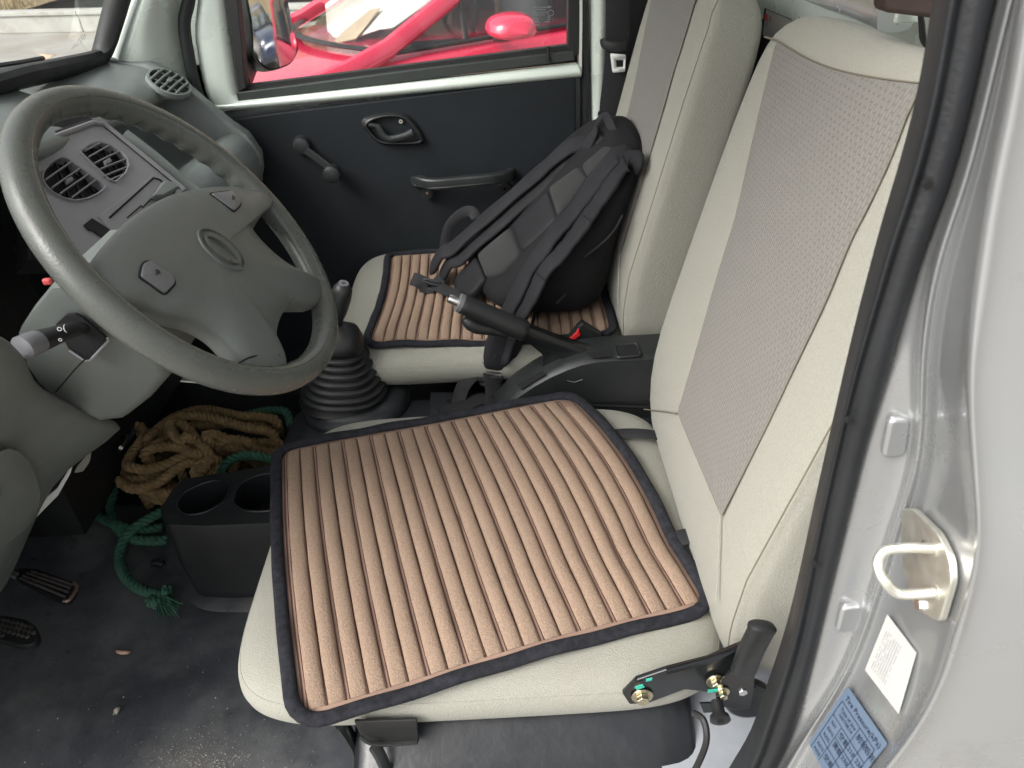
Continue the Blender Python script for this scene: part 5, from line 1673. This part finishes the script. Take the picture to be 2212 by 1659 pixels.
decal(((1117, 830), (1172, 800), (1180, 808), (1125, 842)), 'dark', con, 'lever_slot')
decal(((1265, 762), (1318, 755), (1322, 770), (1280, 774)), 'dark', con, 'lever_slot')
tr_ = [ontop(*p, .0015) for p in ((1327, 745), (1376, 741), (1384, 768), (1334, 772))]
qf = rounded(tr_, .006, 4); cq = sum(qf, V((0, 0, 0))) / len(qf)
raw('coin_tray', *loft([[cq + (p - cq) * k for p in qf] for k in (1.0, .85, .5, .1)], True), M['dark'], con)  # shallow infill painted dark for the shade of a recess
raw('tray_rim', *sweep(qf, .0022, .0015, 6, closed=True), M['console'], con)
raw('console_mark', *sweep([aty(1225, 822, YN1 - .0035), aty(1240, 826, YN1 - .0035), aty(1258, 820, YN1 - .0035)], .0007, .0007, 4), M['greybtn'], con)

hb = thing('handbrake', aty(1230, 780, 1.09), 'black handbrake lever raised over the console with a ribbed grip', 'handbrake')
ga, gb2 = aty(995, 655, 1.07), aty(1135, 716, 1.072)
raw('lever_grip', *sweep(spl([ga, ga.lerp(gb2, .15), ga.lerp(gb2, .5), ga.lerp(gb2, .85), gb2], 14), [.0145, .0165, .0168, .0168, .0168, .0170, .0172, .0176, .018, .0182, .0184, .0184, .018, .0165], None, 18), M['black'], hb)
gd = (gb2 - ga).normalized()
raw('grip_collar', *sweep([ga - gd * .004, ga + gd * .006], .0158, None, 18), M['greybtn'], hb)
raw('release_button', *sweep([ga - gd * .022, ga - gd * .019, ga - gd * .004], [.0062, .0075, .0078], None, 16), M['chrome'], hb)
fg = spl([aty(1002, 690, 1.07), aty(1030, 706, 1.071), aty(1062, 712, 1.072), aty(1095, 722, 1.072)], 12)
raw('grip_swell', *sweep(fg, [.006, .010, .012, .012, .012, .011, .011, .010, .009, .008, .007, .005], None, 12), M['black'], hb)
le = aty(1276, 776, 1.075)
raw('lever_arm', *sweep([gb2 - gd * .01, gb2.lerp(le, .4), le], [.0115, .0125, .016], [.013, .016, .022], 12, up=(0, 0, 1), power=.5), M['blackgloss'], hb)
bk_ = [aty(*p, 1.066) for p in ((1150, 716), (1203, 738), (1272, 771), (1275, 777), (1223, 792), (1190, 803), (1171, 803), (1173, 768), (1130, 733))]
raw('lever_bracket', *prism(bk_, (0, .012, 0)), M['blackgloss'], hb, smooth=False, bevel=.002)
raw('pivot_bolt', *disc(aty(1196, 806, 1.066), (0, -1, 0), .006, .005, 12), M['chrome'], hb)

bku = thing('belt_buckle', aty(1250, 730, 1.15), 'black seat belt buckle with a red release button beside the passenger seat', 'belt buckle')
b0_, b1_ = aty(1228, 742, 1.15), aty(1288, 710, 1.185)
raw('buckle_body', *prism([aty(*p, 1.135) for p in ((1222, 741), (1249, 706), (1258, 698), (1300, 724), (1284, 762), (1246, 768))], (0, .018, 0)), M['black'], bku, smooth=False, bevel=.003)
raw('release_button', *prism([aty(*p, 1.132) for p in ((1226, 746), (1224, 739), (1246, 718), (1247, 714), (1251, 711), (1252, 719), (1255, 724))], (0, .010, 0)), M['red'], bku, smooth=False, bevel=.0012)

# ================================================================== FLOOR THINGS
cup = thing('cup_holder', V((-.5, .97, .58)), 'black floor bin with two round cup wells in its top', 'cup holder')
tz = .775
outl = [atz(*p, tz) for p in ((345, 1103), (372, 1058), (395, 1035), (590, 1005), (700, 1000), (700, 1122), (585, 1130), (440, 1136), (362, 1133))]
h1 = spl([atz(*p, tz) for p in ((384, 1090), (394, 1068), (430, 1048), (470, 1038), (492, 1045), (494, 1066), (478, 1088), (440, 1108), (405, 1112), (388, 1104))], 36, True)
h2 = spl([atz(*p, tz) for p in ((505, 1080), (518, 1048), (556, 1028), (600, 1022), (640, 1030), (650, 1058), (630, 1088), (580, 1104), (535, 1104), (512, 1095))], 36, True)
outr = rounded(outl, .008, 4)
g = holed(outr, [h1, h2], (0, 0, -.07))
g.build('bin_top', M['console'], cup, ang=40)
for hh in (h1, h2):
    raw('cup_well', [p + V((0, 0, -.069)) for p in hh], [tuple(range(len(hh)))], M['dark'], cup)
    raw('well_rim', *sweep([p + V((0, 0, .001)) for p in hh], .0022, .0016, 6, closed=True), M['tunnel'], cup)
cc_ = sum(outr, V((0, 0, 0))) / len(outr)
rows = [[p + V((0, 0, 0)) for p in outr], [cc_ + (p - cc_) * 1.015 + V((0, 0, -.006)) for p in outr]]
for zt, s, mv in ((.70, 1.02, 0), (.64, 1.02, 0), (.61, 1.0, 0), (.595, .97, 0), (.584, .95, 0)):
    rows.append([V(((cc_ + (p - cc_) * s).x, (cc_ + (p - cc_) * s).y, zt)) for p in outr])
raw('bin_wall', *loft(rows, True), M['black'], cup, ang=50)
raw('bin_foot', *sweep(spl([atz(*p, .588) for p in ((430, 1285), (460, 1300), (520, 1303), (590, 1303), (660, 1300))], 14), .02, .003, 8, up=(0, 0, 1)), M['floorvinyl'], cup)


def rope_strands(path, R, pitch, name, m, parent, strands=3, seg=7):
    # resample evenly
    L = [0]
    for a, b in zip(path, path[1:]): L.append(L[-1] + (b - a).length)
    n = int(L[-1] / (R * .55)); pts = []; j = 0
    for i in range(n):
        s = L[-1] * i / (n - 1)
        while j < len(L) - 2 and L[j + 1] < s: j += 1
        pts.append(path[j].lerp(path[j + 1], (s - L[j]) / max(1e-6, L[j + 1] - L[j])))
    # transport frame
    fr = []; N = V((0, 0, 1)); step = L[-1] / (n - 1)
    for i in range(n):
        t = (pts[min(i + 1, n - 1)] - pts[max(i - 1, 0)]).normalized()
        N = (N - t * N.dot(t))
        N = N.normalized() if N.length > 1e-4 else t.orthogonal().normalized()
        fr.append((t, N, t.cross(N)))
    for k in range(strands):
        ph = 2 * math.pi * k / strands
        pth = [p + (f[1] * math.cos(ph + 2 * math.pi * i * step / pitch) + f[2] * math.sin(ph + 2 * math.pi * i * step / pitch)) * R * .56 for i, (p, f) in enumerate(zip(pts, fr))]
        raw('rope_strand', *sweep(pth, R * .47, None, seg), M[m], parent, ang=None)


rp = thing('rope', V((-.63, 1.2, .585)), 'coiled pile of coarse brown rope on the floor under the wheel', 'rope')
rnd = random.Random(11)


def zr(l, z0, z1=None):
    n = len(l); z1 = z0 if z1 is None else z1
    return [atz(x * .2708, 864 + y * .2708, z0 + (z1 - z0) * i / (n - 1)) for i, (x, y) in enumerate(l)]


# hidden lower turns of the pile
ctrl = []
for k in range(7):
    ph0 = rnd.uniform(0, 6.28); rot = -.3 + rnd.uniform(-.4, .4)
    ax, ay = .165 + rnd.uniform(-.03, .01), .105 + rnd.uniform(-.03, .01)
    for j in range(7):
        a = ph0 + 2 * math.pi * j / 7
        x, y = ax * math.cos(a) * rnd.uniform(.75, 1.05), ay * math.sin(a) * rnd.uniform(.65, 1.05)
        ctrl.append(V((-.645 + x * math.cos(rot) - y * math.sin(rot), 1.215 + x * math.sin(rot) + y * math.cos(rot), .60 + .007 * k + rnd.uniform(-.006, .012))))
# visible strands on the pile, traced one after the other
vis = [([(1400, 760), (1180, 720), (1000, 690), (960, 640), (1010, 690), (1100, 712), (1250, 662), (1380, 575), (1500, 505), (1620, 500)], .655, .70),
       ([(1700, 470), (1640, 560), (1560, 610), (1590, 520), (1720, 470)], .70, .71),
       ([(1660, 420), (1570, 320), (1500, 235), (1440, 190), (1380, 190), (1370, 250), (1430, 315), (1500, 290)], .72, .73),
       ([(1600, 330), (1720, 345), (1900, 385), (2190, 425), (2260, 450)], .72, .70),
       ([(2240, 370), (2050, 340), (1850, 320), (1730, 275), (1640, 290)], .71, .735),
       ([(1760, 330), (1860, 312), (1990, 352), (2050, 400)], .73, .72),
       ([(2200, 330), (2150, 265), (1950, 215), (1750, 160), (1560, 120), (1420, 135), (1350, 205)], .72, .735),
       ([(1250, 260), (1160, 350), (1240, 245), (1340, 170), (1450, 108), (1600, 68), (1750, 92), (1900, 135), (2100, 145), (2210, 185)], .70, .72),
       ([(2150, 240), (1900, 190), (1700, 190), (1500, 210), (1300, 320), (1180, 400)], .70, .71),
       ([(1150, 430), (1250, 385), (1400, 372), (1540, 420), (1620, 440)], .715, .715),
       ([(1560, 425), (1450, 455), (1300, 512), (1150, 545), (1060, 548), (1008, 500), (1060, 420), (1120, 335), (1150, 262), (1110, 212), (1070, 230)], .705, .70),
       ([(1100, 320), (1040, 470), (1000, 590), (1080, 640), (1230, 600), (1400, 520)], .665, .68),
       ([(1500, 640), (1420, 720), (1380, 795), (1280, 762), (1180, 722), (1120, 690)], .655, .645),
       ([(1180, 770), (1290, 810), (1400, 800)], .63, .63)]
for l, a, b in vis:
    q = zr(l, a, b)
    m_ = ctrl[-1].lerp(q[0], .5); m_.z = min(ctrl[-1].z, q[0].z) - .03
    ctrl += [m_] + [p + V((0, 0, rnd.uniform(-.004, .004))) for p in q]
rope_strands(spl(ctrl, len(ctrl) * 9), .0112, .034, 'rope', 'rope', rp)

grp = thing('rope', atz(300, 1150, .59), 'green rope snaking over the floor to a frayed knotted end', 'rope')
gpth = [(628, 905, .70), (600, 890, .71), (560, 895, .71), (520, 930, .72), (480, 975, .735), (520, 985, .745), (560, 985, .745), (600, 1000, .74)]
rope_strands(spl([atz(*p) for p in ((475, 1040, .70), (482, 1010, .725), (505, 990, .745), (540, 984, .75), (575, 990, .748), (600, 1003, .74))], 40), .0098, .036, 'rope', 'green', grp)
rope_strands(spl([atz(*p) for p in ((628, 920, .70), (618, 890, .715), (590, 886, .715), (560, 890, .715), (530, 897, .70))], 30), .0098, .036, 'rope', 'green', grp)
g1 = spl([atz(*p) for p in ((225, 985, .66), (242, 1020, .64), (246, 1060, .615), (238, 1100, .60), (246, 1128, .60), (262, 1150, .60), (290, 1165, .60), (330, 1168, .60), (360, 1166, .60))], 70)
rope_strands(g1, .0105, .036, 'rope', 'green', grp)
g2 = spl([atz(*p) for p in ((120, 1020, .62), (145, 1065, .605), (180, 1098, .60), (225, 1122, .60), (270, 1140, .608), (310, 1145, .60), (350, 1140, .597))], 60)
rope_strands(g2, .0105, .036, 'rope', 'green', grp)
g3 = spl([atz(*p) for p in ((380, 1090, .64), (345, 1108, .625), (300, 1134, .622), (272, 1160, .612), (258, 1195, .60), (262, 1230, .597), (285, 1262, .596), (318, 1278, .597), (345, 1284, .60))], 80)
rope_strands(g3, .0105, .036, 'rope', 'green', grp)
kc = atz(345, 1290, .60)
kn = []
for i in range(26):
    a = i / 25 * 4 * math.pi
    kn.append(kc + V((.013 * math.cos(a * 1.5), .015 * math.sin(a), .007 * math.sin(a * 2.5 + .6))))
rope_strands(spl(kn, 90), .0085, .03, 'rope', 'green', grp)
g = G(); rnd = random.Random(2)
for i in range(110):
    d = V((rnd.uniform(.006, .045), rnd.uniform(-.042, -.005), rnd.uniform(-.006, .006)))
    p0 = kc + V((.004, -.006, .0)); p1 = p0 + d * .6 + V((0, 0, rnd.uniform(0, .008))); p2 = p0 + d
    p2.z = max(.586, p2.z)
    g.add(*sweep([p0, p1, p2], [.0013, .001, .0005], None, 4))
g.build('frayed_end', M['green'], grp, fixn=False)

# pedals
ac = thing('accelerator_pedal', atz(95, 1255, .66), 'ribbed accelerator pedal with worn bare metal end', 'pedal')
q = [atz(*p, .665) for p in ((28, 1243), (40, 1226), (80, 1228), (160, 1258), (166, 1270), (148, 1298), (135, 1300), (40, 1252))]
raw('pedal_plate', *prism(rounded(q, .006, 3), (0, 0, -.012)), M['rubber'], ac, bevel=.002)
for a, b in (((58, 1238), (150, 1270)), ((50, 1244), (146, 1279)), ((68, 1234), (156, 1263)), ((44, 1249), (140, 1289))):
    raw('tread_rib', *sweep([atz(*a, .668), atz(*b, .668)], .0024, .003, 6, up=(0, 0, 1)), mat('worn_rubber', (.10, .085, .08), .3), ac)
raw('worn_edge', *sweep(spl([atz(*p, .667) for p in ((160, 1258), (166, 1268), (160, 1282), (148, 1297), (137, 1298))], 12), .003, .003, 6), mat('worn_steel', (.30, .20, .16), .4, .6), ac)
raw('pedal_arm', *sweep([atz(40, 1245, .66), V((-.99, .93, .75))], .008, .006, 8), M['blackgloss'], ac)
bp_ = thing('brake_pedal', atz(35, 1375, .67), 'brake pedal with a honeycomb rubber pad at the left edge', 'pedal')
q = [atz(*p, .675) for p in ((-60, 1360), (-20, 1325), (55, 1337), (78, 1352), (84, 1376), (72, 1392), (45, 1395), (-10, 1378), (-60, 1375))]
raw('pedal_pad', *prism(rounded(q, .008, 3), (0, 0, -.014)), M['rubber'], bp_, bevel=.003)
hx = G()
oq = atz(10, 1360, .676); d1 = (atz(40, 1368, .676) - oq).normalized(); d2 = V((-d1.y, d1.x, 0))
cq_ = sum(q, V((0, 0, 0))) / len(q)
for i in range(-9, 10):
    for j in range(-7, 8):
        c = cq_ + d1 * (i * .0094 + (j % 2) * .0047) + d2 * (j * .0082)
        # inside test against the pad polygon
        ins = True
        for a, b in zip(q, q[1:] + q[:1]):
            e = (b - a); w = c - a
            sgn_ = e.x * w.y - e.y * w.x
            cs0 = e.x * (cq_ - a).y - e.y * (cq_ - a).x
            if sgn_ * cs0 < 0 or abs(sgn_) / e.length < .004: ins = False
        if ins: hx.add(*disc(c, (0, 0, 1), .0040, .0028, 6, .0034))
hx.build('honeycomb_tread', mat('tread_rubber', (.045, .045, .040), .5, dirt=(.12, .10, .07), dscale=60), bp_, smooth=False)
raw('pedal_arm', *sweep([atz(-40, 1370, .67), V((-1.02, .80, .80))], .008, .008, 8), M['blackgloss'], bp_)

# floor fastener and bright cable end
fc = thing('floor_clip', atz(345, 1217, .585), 'small dark clip fixed to the floor beside the cup bin', 'clip')
raw('clip_body', *obox(atz(340, 1216, .59), (.012, 0, 0), (0, .006, 0), (0, 0, .006)), M['tunnel'], fc, bevel=.003)
raw('screw', *disc(atz(348, 1218, .596), (0, 0, 1), .0035, .002, 10), M['chrome'], fc)
cl = thing('cable_clip', aty(265, 962, 1.2), 'tiny bright metal cable end in the dark behind the column', 'clip')
raw('clip_pin', *sweep([aty(262, 968, 1.2), aty(275, 940, 1.2)], .0022, None, 8), M['chrome'], cl)
raw('clip_eye', *disc(aty(262, 966, 1.2), (.2, -1, .3), .004, .003, 14), M['chrome'], cl)
raw('clip_loom', *sweep([aty(240, 1000, 1.22), aty(262, 966, 1.21), aty(290, 930, 1.22)], .006, None, 8), M['black'], cl)

# leaf and dirt on the floor
lf = [atz(*p, .5835) for p in ((248, 1402), (262, 1404), (284, 1407), (276, 1413), (262, 1414), (252, 1411))]
tag(raw('fallen_leaf', lf + [sum(lf, V((0, 0, 0))) / 6 + V((0, 0, .002))], [(i, (i + 1) % 6, 6) for i in range(6)], M['leaf'], None, solid=.0008, org=lf[0]), 'small curled pale leaf fragment on the black floor', 'leaf')
lf = [atz(*p, .5835) for p in ((247, 1531), (255, 1524), (262, 1526), (258, 1534), (252, 1544), (245, 1541))]
tag(raw('leaf_crumb', lf + [sum(lf, V((0, 0, 0))) / 6 + V((0, 0, .003))], [(i, (i + 1) % 6, 6) for i in range(6)], M['grit'], None, solid=.0008, org=lf[0]), 'crumbled yellowish bit of dry leaf on the floor nearer the door', 'leaf')
g = G(); rnd = random.Random(9)


def crumb(p, r):
    vs = [p + V((rnd.uniform(-1, 1), rnd.uniform(-1, 1), 0)) * r for _ in range(3)] + [p + V((0, 0, r * .8))]
    g.add(vs, [(0, 1, 2), (0, 1, 3), (1, 2, 3), (2, 0, 3)])


for i in range(420):
    x, y = rnd.uniform(0, 680), rnd.uniform(1300, 1659)
    if rnd.random() > ((y - 1250) / 420) ** 1.5: continue
    crumb(atz(x, y, .5795), rnd.choice([.0008, .0009, .0011, .0013, .0019]))
for i in range(900):
    x, y = rnd.gauss(440, 60), 1668 - abs(rnd.gauss(0, 42))
    crumb(atz(x, y, .5795), rnd.uniform(.0006, .0014))
tag(g.build('grit', M['grit'], None, smooth=False, fixn=False), kind='stuff')
